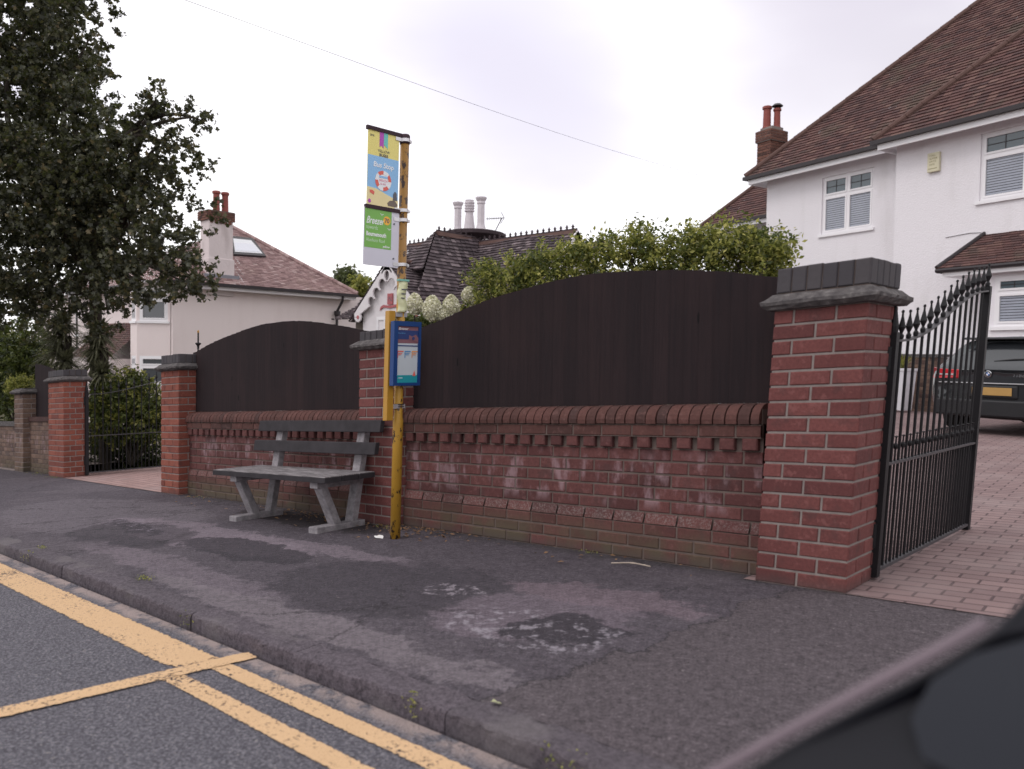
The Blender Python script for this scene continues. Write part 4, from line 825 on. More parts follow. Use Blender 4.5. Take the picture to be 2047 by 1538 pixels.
# low dark wall beside the house
t = T('side_wall', 'low dark brown brick wall between the planter and the parked car', 'brick wall', hp(.5, -.25, 0)); b = MB(); b.mat('mortar_d'); b.obox(hp(0, -.2, 0), e_, n_, Z, (-.1, 1.35), (-.11, .11), (-.2, 1.14)); b.mat('brick_old'); brick_face(b, hp(-.1, -.32, -.1), e_, Z, -n_, 1.45, 1.24); b.build('brickwork', None, t); b = MB(); b.obox(hp(0, -.2, 0), e_, n_, Z, (-.13, 1.38), (-.15, .15), (1.145, 1.20)); b.build('coping', 'cap', t)
# planter with spiky plant
pp = fwd(1801, 800, 16.4); pp[2] = .0
t = T('planter', 'tall white tapered planter with a spiky plant beside the white house', 'planter', pp); b = MB()
for (r0, r1, za, zb) in ((.145, .20, .04, .84), (.215, .215, .841, .90)):
    vs = [pp+e_*sx*r+n_*sy*r+Z*z_ for r, z_ in ((r0, za), (r1, zb)) for sx, sy in ((-1, -1), (1, -1), (1, 1), (-1, 1))]; b.add(vs, [(0, 1, 5, 4), (1, 2, 6, 5), (2, 3, 7, 6), (3, 0, 4, 7), (0, 3, 2, 1), (4, 5, 6, 7)])
b.build('pot', 'planter', t, bevel=.008)

# ------------------------------------------------------------------ foliage
def leaf_mesh(name, mat, parent, P, size, up=.35, lobes=False, loc=None, shape=None, tagk=None):
    n = len(P); nr = RNG.normal(size=(n, 3)); nr[:, 2] += up*1.5; nr /= np.linalg.norm(nr, axis=1)[:, None]
    a = RNG.normal(size=(n, 3)); a -= nr*(a*nr).sum(1)[:, None]; a /= np.linalg.norm(a, axis=1)[:, None]; c = np.cross(nr, a)
    s = size*RNG.uniform(.45, 1.4, n)
    if lobes: prof = [(0, -.45, 0), (.30, -.38, .05), (.24, -.10, .03), (.55, .05, .12), (.25, .20, .03), (0, .62, -.02), (-.25, .20, .03), (-.55, .05, .12), (-.24, -.10, .03), (-.30, -.38, .05)]; faces = [(0, 1, 2, 3, 4, 5), (0, 5, 6, 7, 8, 9)]
    else: prof = shape or [(0, -.5, 0), (.26, -.05, .10), (0, .5, 0), (-.26, -.05, .10)]; faces = [(0, 1, 2), (0, 2, 3)]
    k_ = len(prof); vs = np.zeros((n, k_, 3))
    for i, (x, y, z) in enumerate(prof): vs[:, i] = P+(c*x+a*y+nr*z)*s[:, None]
    base = np.array(parent['base']) if parent is not None else np.array(loc if loc is not None else (0, 0, 0.))
    vs = vs.reshape(-1, 3)-base; fl = len(faces[0]); tot = n*len(faces)
    idx = (np.arange(n)[:, None, None]*k_+np.array(faces)[None]).reshape(-1)
    me = bpy.data.meshes.new(name); me.vertices.add(len(vs)); me.vertices.foreach_set('co', vs.ravel()); me.loops.add(len(idx)); me.loops.foreach_set('vertex_index', idx.astype(np.int32))
    me.polygons.add(tot); me.polygons.foreach_set('loop_start', np.arange(0, tot*fl, fl, dtype=np.int32)); me.polygons.foreach_set('loop_total', np.full(tot, fl, dtype=np.int32))
    at = me.attributes.new('rnd', 'FLOAT', 'FACE'); at.data.foreach_set('value', np.repeat(RNG.random(n), len(faces)).astype(np.float32)); me.materials.append(M[mat]); me.update(); me.validate()
    o = bpy.data.objects.new(name, me); COL.objects.link(o); o['base'] = [float(q) for q in base]
    if parent is not None: o.parent = parent
    elif loc is not None: o.location = loc
    return o
def cloud(blobs, n, per=26, tw=.11, shell=.45):
    """leaf positions: twig clumps scattered near the surface of each blob"""
    w = np.array([bl[3]**2*(bl[4] if len(bl) > 4 else 1) for bl in blobs]); w = w/w.sum(); out_ = []
    nc = max(1, n//per); ids = RNG.choice(len(blobs), nc, p=w)
    for i in ids:
        bl = blobs[i]; d = RNG.normal(size=3); d /= np.linalg.norm(d); r = bl[3]*(shell+(1.08-shell)*RNG.random()**.8); c = np.array(bl[:3])+d*r
        ax = d*RNG.uniform(.3, 1.)+RNG.normal(size=3)*.5+V(0, 0, .15); ax /= np.linalg.norm(ax); Lt = tw*RNG.uniform(1., 3.2)
        tt = RNG.random(per)[:, None]; out_.append(c+ax*Lt*tt+RNG.normal(size=(per, 3))*tw*.42)
    return np.concatenate(out_)
def limbs(b, root, tips, r0, wob=.25, seg=7):
    for tp_ in tips:
        tp_ = np.array(tp_, float); pts = []; w = RNG.normal(size=3)*wob
        for i in range(seg+1):
            t_ = i/seg; p = root*(1-t_)+tp_*t_; p = p+w*math.sin(math.pi*t_)*.5+V(0, 0, 1)*math.sin(math.pi*t_)*.25*wob; pts.append(p)
        b.tube(pts, [r0*(1-i/seg)+.012 for i in range(seg+1)], 7)
def blob_px(L_, ks=1.): return [(*fwd(u, v, t_), r*t_/1600*ks, (w[0] if w else 1)) for (u, v, r, t_, *w) in L_]
# big broadleaf tree
tb = fwd(195, 780, 17.0); tb[2] = shz(tb[0])
tree = T('broadleaf_tree', 'huge dark leafy tree filling the upper left of the view', 'tree', tb)
BL = [(50, 60, 100, 13.2), (120, 30, 50, 12.6), (120, 130, 70, 12.8), (20, 200, 120, 13.), (120, 300, 95, 12.6), (160, 200, 38, 12.4), (170, 260, 36, 12.4), (220, 262, 34, 12.2), (315, 205, 30, 11.9), (300, 240, 36, 11.9), (330, 280, 30, 11.9), (385, 235, 24, 11.7), (345, 255, 20, 11.7), (398, 245, 14, 11.7),
      (260, 310, 70, 12.2), (320, 330, 34, 12.), (180, 380, 85, 12.5), (50, 380, 110, 12.8), (270, 400, 60, 12.2), (310, 420, 36, 11.9), (330, 470, 42, 11.9), (375, 500, 30, 11.7), (245, 490, 60, 12.2), (150, 500, 80, 12.6), (50, 520, 90, 12.9), (395, 545, 26, 11.6), (360, 560, 32, 11.7), (420, 565, 16, 11.6),
      (290, 560, 48, 11.9), (380, 590, 20, 11.7), (300, 610, 22, 11.8), (220, 570, 50, 12.3), (140, 590, 45, 12.7), (60, 590, 45, 13.1), (-80, 150, 160, 13.5), (-90, 400, 170, 13.6), (-60, 590, 90, 13.8), (70, -100, 130, 13.4), (-120, -80, 170, 14.2), (130, 640, 16, 12.8), (215, 625, 30, 12.6), (195, 650, 24, 12.8), (262, 370, 30, 12.), (200, 330, 60, 12.4), (110, 420, 80, 12.4), (350, 520, 28, 11.7), (180, 75, 20, 12.6), (188, 130, 20, 12.5)]
# depth behind: the crown has a far half too
bl2 = blob_px(BL); back = [(x+RNG.uniform(-.5, .2)-.7, y+RNG.uniform(.6, 1.6), z, r*.9, .5) for x, y, z, r, w in bl2 if r > .4]
leaf_mesh('crown', 'leaf_tree', tree, cloud(bl2, 98000, 30, .080, .38), .064, .3, True)
leaf_mesh('crown', 'leaf_tree', tree, cloud(back, 20000, 22, .10, .3), .08, .3, True)
b = MB(); fork = fwd(190, 540, 14.2); b.tube([tb+V(0, 0, -.2), tb*.7+fork*.3, tb*.35+fork*.65, fork], [.15, .12, .11, .10], 10)
limbs(b, fork, [p[:3] for p in bl2[::2]], .075, .5); limbs(b, fwd(235, 290, 12.3), [fwd(u, v, t_) for u, v, t_ in ((385, 235, 11.7), (312, 200, 11.9), (400, 240, 11.7), (330, 290, 11.9))], .04, .2); b.build('trunk', 'bark', tree)
# cordylines
def blades(name, parent, c, L_, n, w, mat='blade', up=.2, drop=1.):
    vs = []; fs = []; rr = []
    for i in range(n):
        th_ = random.uniform(0, 2*math.pi); el = math.asin(random.uniform(-.55, 1)*.95); d = V(math.cos(th_)*math.cos(el), math.sin(th_)*math.cos(el), math.sin(el)+up); d /= np.linalg.norm(d); sd_ = np.cross(d, Z); sd_ /= np.linalg.norm(sd_)+1e-6; LL = L_*random.uniform(.6, 1.1)
        k0 = len(vs); seg = 4
        for q in range(seg+1):
            t_ = q/seg; p = np.array(c)+d*LL*t_-Z*drop*LL*.35*t_*t_; ww = w*(1-t_)**.7*.5+.001; vs += [p-sd_*ww, p+sd_*ww]
        for q in range(seg): fs.append((k0+2*q, k0+2*q+1, k0+2*q+3, k0+2*q+2)); rr.append(random.random())
    b = MB(); b.v = [tuple(q) for q in vs]; b.f = [list(f) for f in fs]; b.mi = [0]*len(fs); b.r = rr
    return b.build(name, mat, parent)
for i, (u, v, t_, lab) in enumerate(((135, 672, 14.4, 'cordyline palm with drooping spiky leaves, the left one of the pair'), (208, 695, 14.0, 'cordyline palm with spiky leaves before the tiled porch, the right one of the pair'))):
    c = fwd(u, v, t_); g0 = V(c[0], c[1], shz(c[0])); cp = T('cordyline_palm', lab, 'palm', g0, 'cordyline palms in the far garden'); b = MB(); b.tube([g0-Z*.1, (g0+c)/2+V(.04, 0, 0), c], [.10, .08, .07], 8); b.build('trunk', 'bark', cp)
    for q, (dx, dz_) in enumerate(((0, 0), (-.18, -.30), (.16, -.45), (.05, .22), (.0, -.75))): blades('leaf_rosette', cp, c+V(dx, -.1, dz_), .55, 260, .036)
blades('spiky_plant', t, pp+Z*.9, .46, 60, .035, 'leaf_hedge', .9, .5)

def bush(name, label, cat, L_, n, size, mat, per=22, tw=.07, shell=.3, stems=True, ks=1., group=None, base=None, extra=None):
    bl = blob_px(L_, ks); c = np.mean([q[:3] for q in bl], axis=0); g0 = V(c[0], c[1], shz(c[0])) if base is None else base; t = T(name, label, cat, g0, group)
    leaf_mesh('foliage', mat, t, cloud(bl, n, per, tw, shell), size, .5); 
    if extra: leaf_mesh('foliage', extra[0], t, cloud(bl, extra[1], per, tw, .75), size, .5)
    b = MB(); limbs(b, g0, [q[:3] for q in bl[::2]], .03, .15, 6); b.build('branches', 'bark', t); return t
bush('hedge', 'yellow-green leafy hedge rising above the wide dark fence panel', 'hedge',
     [(965, 560, 24, 6.6), (1000, 552, 26, 6.5), (1040, 542, 26, 6.4), (1075, 535, 26, 6.3), (1115, 530, 30, 6.2), (1150, 525, 30, 6.1), (1190, 525, 32, 6.), (1225, 515, 30, 5.9), (1258, 500, 30, 5.8), (1285, 500, 26, 5.8), (1310, 520, 28, 5.7), (1340, 510, 32, 5.7), (1375, 505, 36, 5.6), (1415, 500, 36, 5.5), (1450, 500, 36, 5.4), (1490, 505, 36, 5.4), (1525, 515, 36, 5.3), (1552, 525, 24, 5.2), (1500, 480, 16, 5.4), (1470, 468, 14, 5.4), (1550, 505, 20, 5.2), (1265, 478, 12, 5.8), (1390, 480, 16, 5.6), (945, 600, 14, 6.5), (985, 590, 20, 6.5)]
     + [(u, 600, 50, t_) for u, t_ in ((1050, 6.4), (1120, 6.2), (1200, 6.), (1290, 5.8), (1380, 5.6), (1460, 5.45), (1530, 5.3))], 27000, .034, 'leaf_hedge', 26, .055, .25, extra=('leaf_shrub', 11000))
bush('shrub', 'tall rounded green shrub behind the iron gate', 'shrub', [(250, 790, 42, 13.7), (215, 810, 38, 13.7), (290, 800, 38, 13.6), (262, 770, 22, 13.7), (215, 845, 44, 13.6), (280, 845, 46, 13.5), (310, 830, 30, 13.5)], 11000, .07, 'leaf_shrub', 20, .07, .3, extra=('leaf_hedge', 2500))
bush('shrub', 'low dark shrub with pale flecked leaves at the foot of the iron gate', 'shrub', [(215, 872, 40, 14.6), (260, 875, 46, 14.5), (300, 880, 36, 14.4), (200, 900, 26, 14.6), (240, 905, 30, 14.5), (290, 905, 24, 14.4), (210, 925, 22, 14.5), (265, 922, 24, 14.4), (310, 915, 22, 14.4)], 11000, .05, 'leaf_dark', 20, .06, .3, extra=('leaf_shrub', 1800))
bush('shrub', 'dark leafy shrub above the low wall at the far left edge', 'shrub', [(0, 700, 50, 17), (50, 690, 46, 17), (20, 740, 60, 16.5), (60, 750, 40, 16.5), (-40, 740, 70, 17), (85, 700, 26, 17), (10, 800, 36, 16.2), (50, 800, 30, 16.)], 16000, .085, 'leaf_shrub', 22, .10, .3, extra=('leaf_dark', 6000))
bush('shrub', 'clipped yellow-green bush on top of the far left pillar', 'shrub', [(45, 770, 16, 15.), (60, 772, 14, 15), (30, 778, 14, 15)], 2200, .05, 'leaf_hedge', 18, .05, .2)
bush('distant_tree', 'small distant tree seen in the gap between cottage and pink house', 'tree', [(690, 552, 16, 38), (680, 562, 14, 38), (705, 565, 16, 38), (700, 585, 26, 38), (670, 590, 22, 38)], 3200, .22, 'leaf_far', 18, .22, .3)
bush('distant_tree', 'yellow-green distant tree top beside the dark cottage roof', 'tree', [(722, 572, 10, 34), (718, 585, 16, 34)], 1000, .2, 'leaf_hedge', 18, .18, .3)
# hydrangea
hb = fwd(860, 640, 7.0); hyd = T('hydrangea', 'hydrangea with big cream cone flower heads above the dark fence', 'shrub', V(hb[0], hb[1], shz(hb[0])))
for (u, v, r, h_, t_) in ((829, 608, 17, 22, 6.5), (864, 617, 21, 26, 6.45), (902, 613, 19, 24, 6.5), (938, 590, 16, 17, 6.6), (950, 604, 12, 12, 6.6), (885, 632, 14, 14, 6.45)):
    c = fwd(u, v, t_); n = 1000; d = RNG.normal(size=(n, 3)); d /= np.linalg.norm(d, axis=1)[:, None]; rr = r*t_/1600; d = d*(.86+.14*RNG.random((n, 1))); tap = 1-.28*np.clip(d[:, 2:], 0, 1)
    P = c+d*np.array([rr, rr, h_*t_/1600])*np.concatenate([tap, tap, np.ones((n, 1))], 1); o = leaf_mesh('flower_head', 'petal', hyd, P, .018, .2, shape=[(0, -.5, 0), (.5, 0, .1), (0, .5, 0), (-.5, 0, .1)]); b = MB(); b.sphere(c-Z*.004, rr*.84, 8, (.92, .92, h_/r)); b.build('flower_core', 'petal', o, smooth=True)
HY = None
leaf_mesh('foliage', 'leaf_shrub', hyd, cloud(blob_px([(850, 652, 18, 6.7), (880, 652, 18, 6.7), (835, 656, 20, 6.7), (925, 622, 12, 6.8), (905, 640, 12, 6.7), (960, 612, 14, 6.7)]), 1300, 12, .04, .3), .06, .5)
b = MB(); [b.tube([V(hb[0], hb[1], shz(hb[0])), fwd(u, 680, 6.6), fwd(u, 615, 6.5)], .007, 5) for u in (829, 864, 902, 938)]; b.build('stems', 'bark', hyd)

# ------------------------------------------------------------------ pink rendered house on the left
XL = -24.; lh = T('pink_house', 'cream-pink roughcast house with faded tiled hipped roof behind the tree', 'house', (-26, 13, -1.7))
ye0 = at_x(345, 563, XL)[1]; ezl = 3.14
bw = at_y(252, 690, ye0-.75)[0]
b = MB(); wall_holes(b, (XL, ye0, 0), Y, Z, X, 8.2, -2.5, ezl-.05, []); wall_holes(b, (XL-8, ye0, 0), X, Z, -Y, 8, -2.5, ezl-.05, [])
b.build('wall', 'pink_render', lh)
pk = at_x(464, 456, XL-3.4); B0 = V(XL+.42, ye0-.42, ezl); B1 = V(XL+.42, at_x(714, 590, XL+.42)[1], ezl)
zf = lambda p: p
b = MB(); tiles(b, [B0, B1, pk], .105, .17, .024); tiles(b, [V(pk[0]*2-B0[0], B0[1], ezl), B0, pk], .105, .17, .024); tiles(b, [B1, V(pk[0]*2-B0[0], B1[1], ezl), pk], .105, .17, .024); lr = b.build('roof', 'tile_pink', lh)
for q in (B0, B1):
    b = MB(); nseg = 26
    for i in range(nseg): s0 = q+(pk-q)*i/nseg; s1 = q+(pk-q)*(i+1.05)/nseg; b.cyl(s0+Z*.03, s1+Z*.045, .085, .07, 8)
    b.build('hip_tiles', 'tile_pink', lr)
b = MB(); b.box(XL+.36, XL+.46, B0[1]-.05, B1[1]+.05, ezl-.09, ezl+.0); b.box(XL-8, XL+.36, B0[1]-.05, B0[1]+.05, ezl-.09, ezl); b.build('gutter', 'gutter', lh)
b = MB(); b.box(XL+.01, XL+.355, B0[1]+.06, B1[1], ezl-.19, ezl-.06); b.box(XL-8, XL+.01, B0[1]+.06, ye0-.01, ezl-.19, ezl-.06); b.build('fascia', 'white_wood', lh)
dpy = at_x(676, 620, XL+.1)[1]; b = MB(); b.tube([(XL+.4, dpy, ezl-.06), (XL+.36, dpy, ezl-.25), (XL+.12, dpy-.05, ezl-.6), (XL+.10, dpy-.05, ezl-.7), (XL+.10, dpy-.05, -2)], .045, 8); b.lathe((XL+.12, dpy-.05, ezl-.85), [(.05, 0), (.11, .12), (.11, .25), (.05, .25)], 8); b.build('downpipe', 'gutter', lh)
cy0, cy1 = at_x(416, 440, XL+.05)[1], at_x(468, 440, XL+.05)[1]; cz_t = at_x(440, 422, XL+.05)[2]; cz_m = at_x(440, 441, XL+.05)[2]
b = MB(); b.box(XL-.55, XL+.05, cy0+.03, cy1-.03, 2.8, cz_m); b.box(XL-.56, XL+.085, cy0+.0, cy1-.0, 2.8, 3.95); lc = b.build('chimney', 'chim_render', lh, bevel=.02)
b = MB(); b.mat('mortar_d'); b.box(XL-.6, XL+.08, cy0-.01, cy1+.01, cz_m, cz_t); b.mat('brick_stack'); brick_face(b, (XL+.095, cy0-.02, cz_m-.02), Y, Z, X, cy1-cy0+.04, cz_t-cz_m); brick_face(b, (XL-.62, cy0-.03, cz_m-.02), X, Z, -Y, .70, cz_t-cz_m)
for q in range(5): b.box(XL+.04, XL+.085, cy0+.06+q*(cy1-cy0-.1)/5, cy0+.15+q*(cy1-cy0-.1)/5, cz_m-.10, cz_m)
b.build('brick_cap', None, lc)
for uu in (432.5, 450): yy = at_x(uu, 420, XL-.25)[1]; b = MB(); pot(b, (XL-.25, yy, cz_t-.02), .68, .125); b.build('chimney_pot', 'terracotta', lc)
b = MB(); b.box(XL-.5, XL+.12, cy0-.12, cy1+.15, 3.25, 3.45); b.build('flashing', 'lead_flash', lc)
# skylight lies in the roof slope
nn = np.cross(B1-B0, pk-B0); nn /= np.linalg.norm(nn)
def on_roof(u, v, off=.06): r = ray(u, v); p0 = B0+nn*off*(1 if nn[0]*1 > 0 else -1); t_ = ((p0-CAM)@nn)/(r@nn); return CAM+r*t_
def rquad(q, off, th, mat, nm, par):
    b = MB(); s_ = 1 if nn[2] > 0 else -1; pts = [on_roof(u, v, off) for u, v in q]; vs = pts+[p-nn*s_*th for p in pts]; b.add(vs, [(0, 1, 2, 3), (7, 6, 5, 4), (0, 4, 5, 1), (1, 5, 6, 2), (2, 6, 7, 3), (3, 7, 4, 0)]); return b.build(nm, mat, par)
sk = rquad([(462, 472), (505, 476), (532, 512), (468, 508)], .09, .14, 'gutter', 'skylight', lr); rquad([(466, 477), (502, 480.5), (525, 507), (470, 503.5)], .10, .005, 'silver', 'frame', sk)
rquad([(469, 485), (505, 488), (520, 504), (471, 501)], .105, .004, 'skylight', 'pane', sk)
# two-storey bay and porch
by = ye0-.75; bpts = [V(bw-.1, ye0, 0), V(bw+.35, by, 0), V(XL-.75, by, 0), V(XL-.1, ye0-.02, 0)]
ulz, ulh = at_y(300, 640, by)[2], 1.05; llz, llt = at_y(300, 770, by)[2], at_y(300, 712, by)[2]
b = MB()
for p, q in zip(bpts, bpts[1:]):
    d = q-p; Lh = np.linalg.norm(d); d = d/Lh; nn_ = np.cross(d, Z); wall_holes(b, p, d, Z, nn_, Lh, -2.5, ezl-.1, [(.08, Lh-.08, llz, llt), (.08, Lh-.08, ulz, ezl-.2)], .05)
b.build('bay', 'pink_render', lh)
for i, (p, q) in enumerate(zip(bpts, bpts[1:])):
    d = q-p; Lh = np.linalg.norm(d); d = d/Lh; nn_ = np.cross(d, Z)
    for (za, zb) in ((llz, llt), (ulz, ezl-.2)): window(lh, p+d*.08+Z*za, d, nn_, Lh-.16, zb-za, (1, 3, 1)[i], .36, lead=False, blind=False, rev=.03)
b = MB(); b.box(bw-.2, XL-.0, by-.12, ye0+.0, ezl-.10, ezl-.04); b.build('bay_soffit', 'white_wood', lh)
pq = [at_y(216, 716, by-.4), at_y(256, 722, by-.4)]; zz = pq[0][2]; b = MB(); tiles(b, [V(bw-3.5, by-.5, zz), V(bw+.05, by-.5, zz), V(bw+.05, ye0, zz+1.15), V(bw-3.5, ye0, zz+1.15)], .10, .165, .02); b.build('porch_roof', 'tile_red', lh)
b = MB(); b.box(bw-3.4, bw-.05, by-.42, ye0, -2.5, zz-.02); b.build('porch', 'pink_render', lh)
t = T('garden_torch', 'thin dark garden torch with a bowl and rusty tip above the left fence end', 'garden torch', at_y(396, 760, 4.5)); g0 = at_y(396, 760, 4.5); zt_ = at_y(396, 688, 4.5)[2]
b = MB(); b.cyl((g0[0], 4.5, -.6), (g0[0], 4.5, zt_+.14), .010, n=8); b.build('pole', 'iron', t); b = MB(); b.lathe((g0[0], 4.5, zt_), [(.012, -.06), (.016, -.02), (.034, .0), (.034, .012), (.012, .018)], 12); b.build('bowl', 'iron', t); b = MB(); b.lathe((g0[0], 4.5, zt_+.14), [(.010, 0), (.012, .02), (.0, .035)], 8); b.build('tip', 'yrail', t)
# timbered house far behind the tree
g0 = fwd(130, 640, 34); th_ = T('timbered_house', 'half-timbered cream house far behind the big tree', 'house', (g0[0], g0[1], -2)); zt_ = fwd(130, 590, 34)[2]
b = MB(); b.box(g0[0]-4, g0[0]+3.4, g0[1], g0[1]+6, -3, zt_); b.build('wall', 'pink_render', th_)
b = MB(); [b.box(g0[0]-4+i*.9, g0[0]-3.86+i*.9, g0[1]-.03, g0[1], zt_-2.2, zt_) for i in range(9)]; b.box(g0[0]-4, g0[0]+3.4, g0[1]-.035, g0[1]-.002, zt_-2.35, zt_-2.2); b.build('timber_framing', 'timber_dark', th_)
b = MB(); tiles(b, [V(g0[0]-4.4, g0[1]-.5, zt_-.05), V(g0[0]+3.8, g0[1]-.5, zt_-.05), V(g0[0]+3.8, g0[1]+3, zt_+1.9), V(g0[0]-4.4, g0[1]+3, zt_+1.9)], .14, .2, .03); b.build('roof', 'tile_red', th_)
window(th_, V(g0[0]+1.2, g0[1]-.03, zt_-1.7), X, -Y, 1.4, 1.2, 3, 0, blind=False)

# ------------------------------------------------------------------ cottage with dark tiled roofs
ct = T('cottage', 'old cottage with steep dark tiled roofs, crested ridges and white bargeboards', 'cottage', (-15, 15, -1.2))
RZ = 4.455; RY = 16.; EY = 13.5; EZ = 2.03; VX = -20.0; sl = (RZ-EZ)/(RY-EY)
def crest(b, p, q, h=.10, step=.21):
    d = q-p; Lh = np.linalg.norm(d); d = d/Lh; sd_ = np.cross(d, Z); sd_ /= np.linalg.norm(sd_); u_ = V(0, 0, 1); n = int(Lh/step)
    b.mat('ridge'); b.prism(p, sd_, Z, d, [(-.10, -.10), (-.03, .03), (.03, .03), (.10, -.10)], 0, Lh)
    b.mat('crest'); b.prism(p, d, Z, sd_, [(0, .02), (Lh, .02), (Lh, .07), (0, .07)], -.014, .014)
    for i in range(n):
        a = i*step+step*.5; b.prism(p, d, Z, sd_, [(a-.045, .06), (a+.045, .06), (a+.02, .10), (a+.05, .13), (a+.02, .15), (a, .19), (a-.02, .15), (a-.05, .13), (a-.02, .10)], -.012, .012)
b = MB(); k1 = EY+.75; z_k = EZ+sl*.75*.55
# main slope with a kicked-out foot
b1_ = MB(); tiles(b1_, [V(VX-.0, k1-.1, z_k), V(-17.4, k1-.1, z_k), V(-17.4, RY, RZ), V(VX+.15, RY, RZ)], .12, .17, .035, .05); tiles(b1_, [V(VX-.12, EY-.1, EZ), V(-18.75, EY-.1, EZ), V(-18.75, k1, z_k+.03), V(VX, k1, z_k+.03)], .12, .17, .035, .05)
tiles(b1_, [V(VX-.0, RY+2.5, EZ+.3), V(-17.4, RY+2.5, EZ+.3), V(-17.4, RY, RZ), V(VX, RY, RZ)], .12, .17, .035); rm = b1_.build('main_roof', 'tile_dark', ct)
b = MB(); crest(b, V(VX+.15, RY, RZ), V(-18.6, RY, RZ)); b.build('crested_ridge', None, rm)
# taller hipped cross roof under the chimney
P_ = at_y(872, 464, 15.0); hw = 1.9; 
b = MB(); z_f = EZ+.35; yf = 13.25
LF = P_+(V(P_[0]-1.15, yf, z_f)-P_)*.55; RF = P_+(V(P_[0]+1.15, yf, z_f)-P_)*.55; Q_ = V(P_[0], 18.5, P_[2])
tiles(b, [LF, RF, P_], .12, .17, .035, .06)
tiles(b, [V(P_[0]+1.15, yf, z_f), V(P_[0]+1.15, 18.5, z_f), Q_, P_], .12, .17, .035, .06); tiles(b, [V(P_[0]-1.15, 18.5, z_f), V(P_[0]-1.15, 16, z_f), LF, P_, Q_], .12, .17, .035, .06); rx_ = b.build('cross_roof', 'tile_dark', ct)
b = MB(); crest(b, P_, V(P_[0], 17.2, P_[2]-.02)); b.build('crested_ridge', None, rx_)
# right wing
WY = 16.6; wz = at_y(1040, 476, WY)[2]; wx0, wx1 = at_y(925, 490, WY)[0], at_y(1152, 461, WY)[0]
b = MB(); tiles(b, [V(wx0-.3, WY-2.6, wz-2.5), V(wx1, WY-2.6, wz-2.5), V(wx1, WY, wz), V(wx0-.3, WY, wz)], .12, .17, .035, .05); tiles(b, [V(wx0, WY+2.6, wz-2.5), V(wx1, WY+2.6, wz-2.5), V(wx1, WY, wz), V(wx0, WY, wz)], .12, .17, .035, .05); rw = b.build('wing_roof', 'tile_dark', ct)
b = MB(); crest(b, V(wx0, WY, wz), V(wx1+.03, WY, wz)); b.build('crested_ridge', None, rw)
b = MB(); d_ = V(0, -2.6, -2.5)
for s_ in (-1, 1):
    p0, p1 = V(wx1+.02, WY, wz+.02), V(wx1+.02, WY+s_*2.6, wz-2.5); dd = (p1-p0)/np.linalg.norm(p1-p0); b.prism(p0, dd, np.cross(X, dd)*(1 if s_ > 0 else -1), X, [(0, -.28), (3.6, -.28), (3.6, -.02), (0, -.02)] if s_ > 0 else [(0, -.28), (3.6, -.28), (3.6, -.02), (0, -.02)], 0, .05)
b.build('bargeboard', 'white_wood', rw)
WY2 = 18.5; z3 = at_y(1190, 488, WY2)[2]; xa, xb = at_y(1152, 492, WY2)[0], at_y(1216, 487, WY2)[0]; b = MB(); tiles(b, [V(xa-1, WY2-2.5, z3-2.4), V(xb, WY2-2.5, z3-2.4), V(xb, WY2, z3), V(xa-1, WY2, z3)], .12, .17, .03); r4 = b.build('rear_roof', 'tile_dark', ct)
b = MB(); crest(b, V(xa-1, WY2, z3), V(xb, WY2, z3)); b.build('crested_ridge', None, r4)
# walls below
b = MB(); b.box(VX+.45, -14.2, EY+.35, RY+2.2, -2.5, EZ+.0); b.box(wx0, wx1-.25, WY-2.2, WY+2.2, -2.5, wz-2.2); b.build('wall', 'stone', ct)
b = MB(); p = [V(wx1-.2, WY-2.3, wz-2.4), V(wx1-.2, WY+2.3, wz-2.4), V(wx1-.2, WY, wz-.1)]; b.add(p, [(0, 1, 2)]); p = [V(VX+.3, RY-2.2, EZ+.2), V(VX+.3, RY+2.2, EZ+.2), V(VX+.3, RY, RZ-.15)]; b.add(p, [(0, 1, 2)]); b.build('gable_wall', 'white_wood', ct)
# chimney stack with three ornate pots
b = MB(); SX0, SX1 = at_y(906, 470, 17)[0], at_y(990, 470, 17)[0]; zc = at_y(948, 466, 17)[2]; zb_ = at_y(948, 492, 17)[2]
b.mat('white_wood'); b.box(SX0+.25, SX1-.15, 16.75, 17.25, 3.6, zb_+.12); b.mat('crest'); b.lathe(((SX0+SX1)/2, 17., 0), [(.62, zb_+.10), (.78, zb_+.2), (.95, zc-.12), (.95, zc-.02), (.80, zc+.02)], 24); cs_ = b.build('chimney', None, ct)
for (uc, vt, ring) in ((915, 405, 0), (938, 401, 1), (961, 395, 0)):
    p = at_y(uc, 462, 17.); zt2 = at_y(uc, vt, 17.)[2]; hh = zt2-zc; r = .115; b = MB()
    if ring == 0: pr = [(r*1.7, 0), (r*1.7, .06), (r*1.35, .09), (r*1.1, .20), (r*1.05, .23), (r*.98, .26), (r*.95, hh-.22), (r*1.15, hh-.18), (r*1.05, hh-.13), (r*1.35, hh-.07), (r*1.5, hh-.03), (r*1.5, hh), (r*1.1, hh), (r*.9, hh-.2)]
    else: pr = [(r*1.7, 0), (r*1.6, .10), (r*1.25, .40*hh), (r*1.0, .65*hh)]+[q for i in range(4) for q in ((r*1.35, hh*(.66+i*.08)), (r*1.35, hh*(.70+i*.08)), (r*1.1, hh*(.71+i*.08)), (r*1.1, hh*(.735+i*.08)))]+[(r*1.2, hh), (r*.8, hh), (r*.7, hh-.3)]
    b.lathe((p[0], 17., zc), pr, 8 if ring == 0 else 14); b.build('chimney_pot', 'dirty_white', cs_)
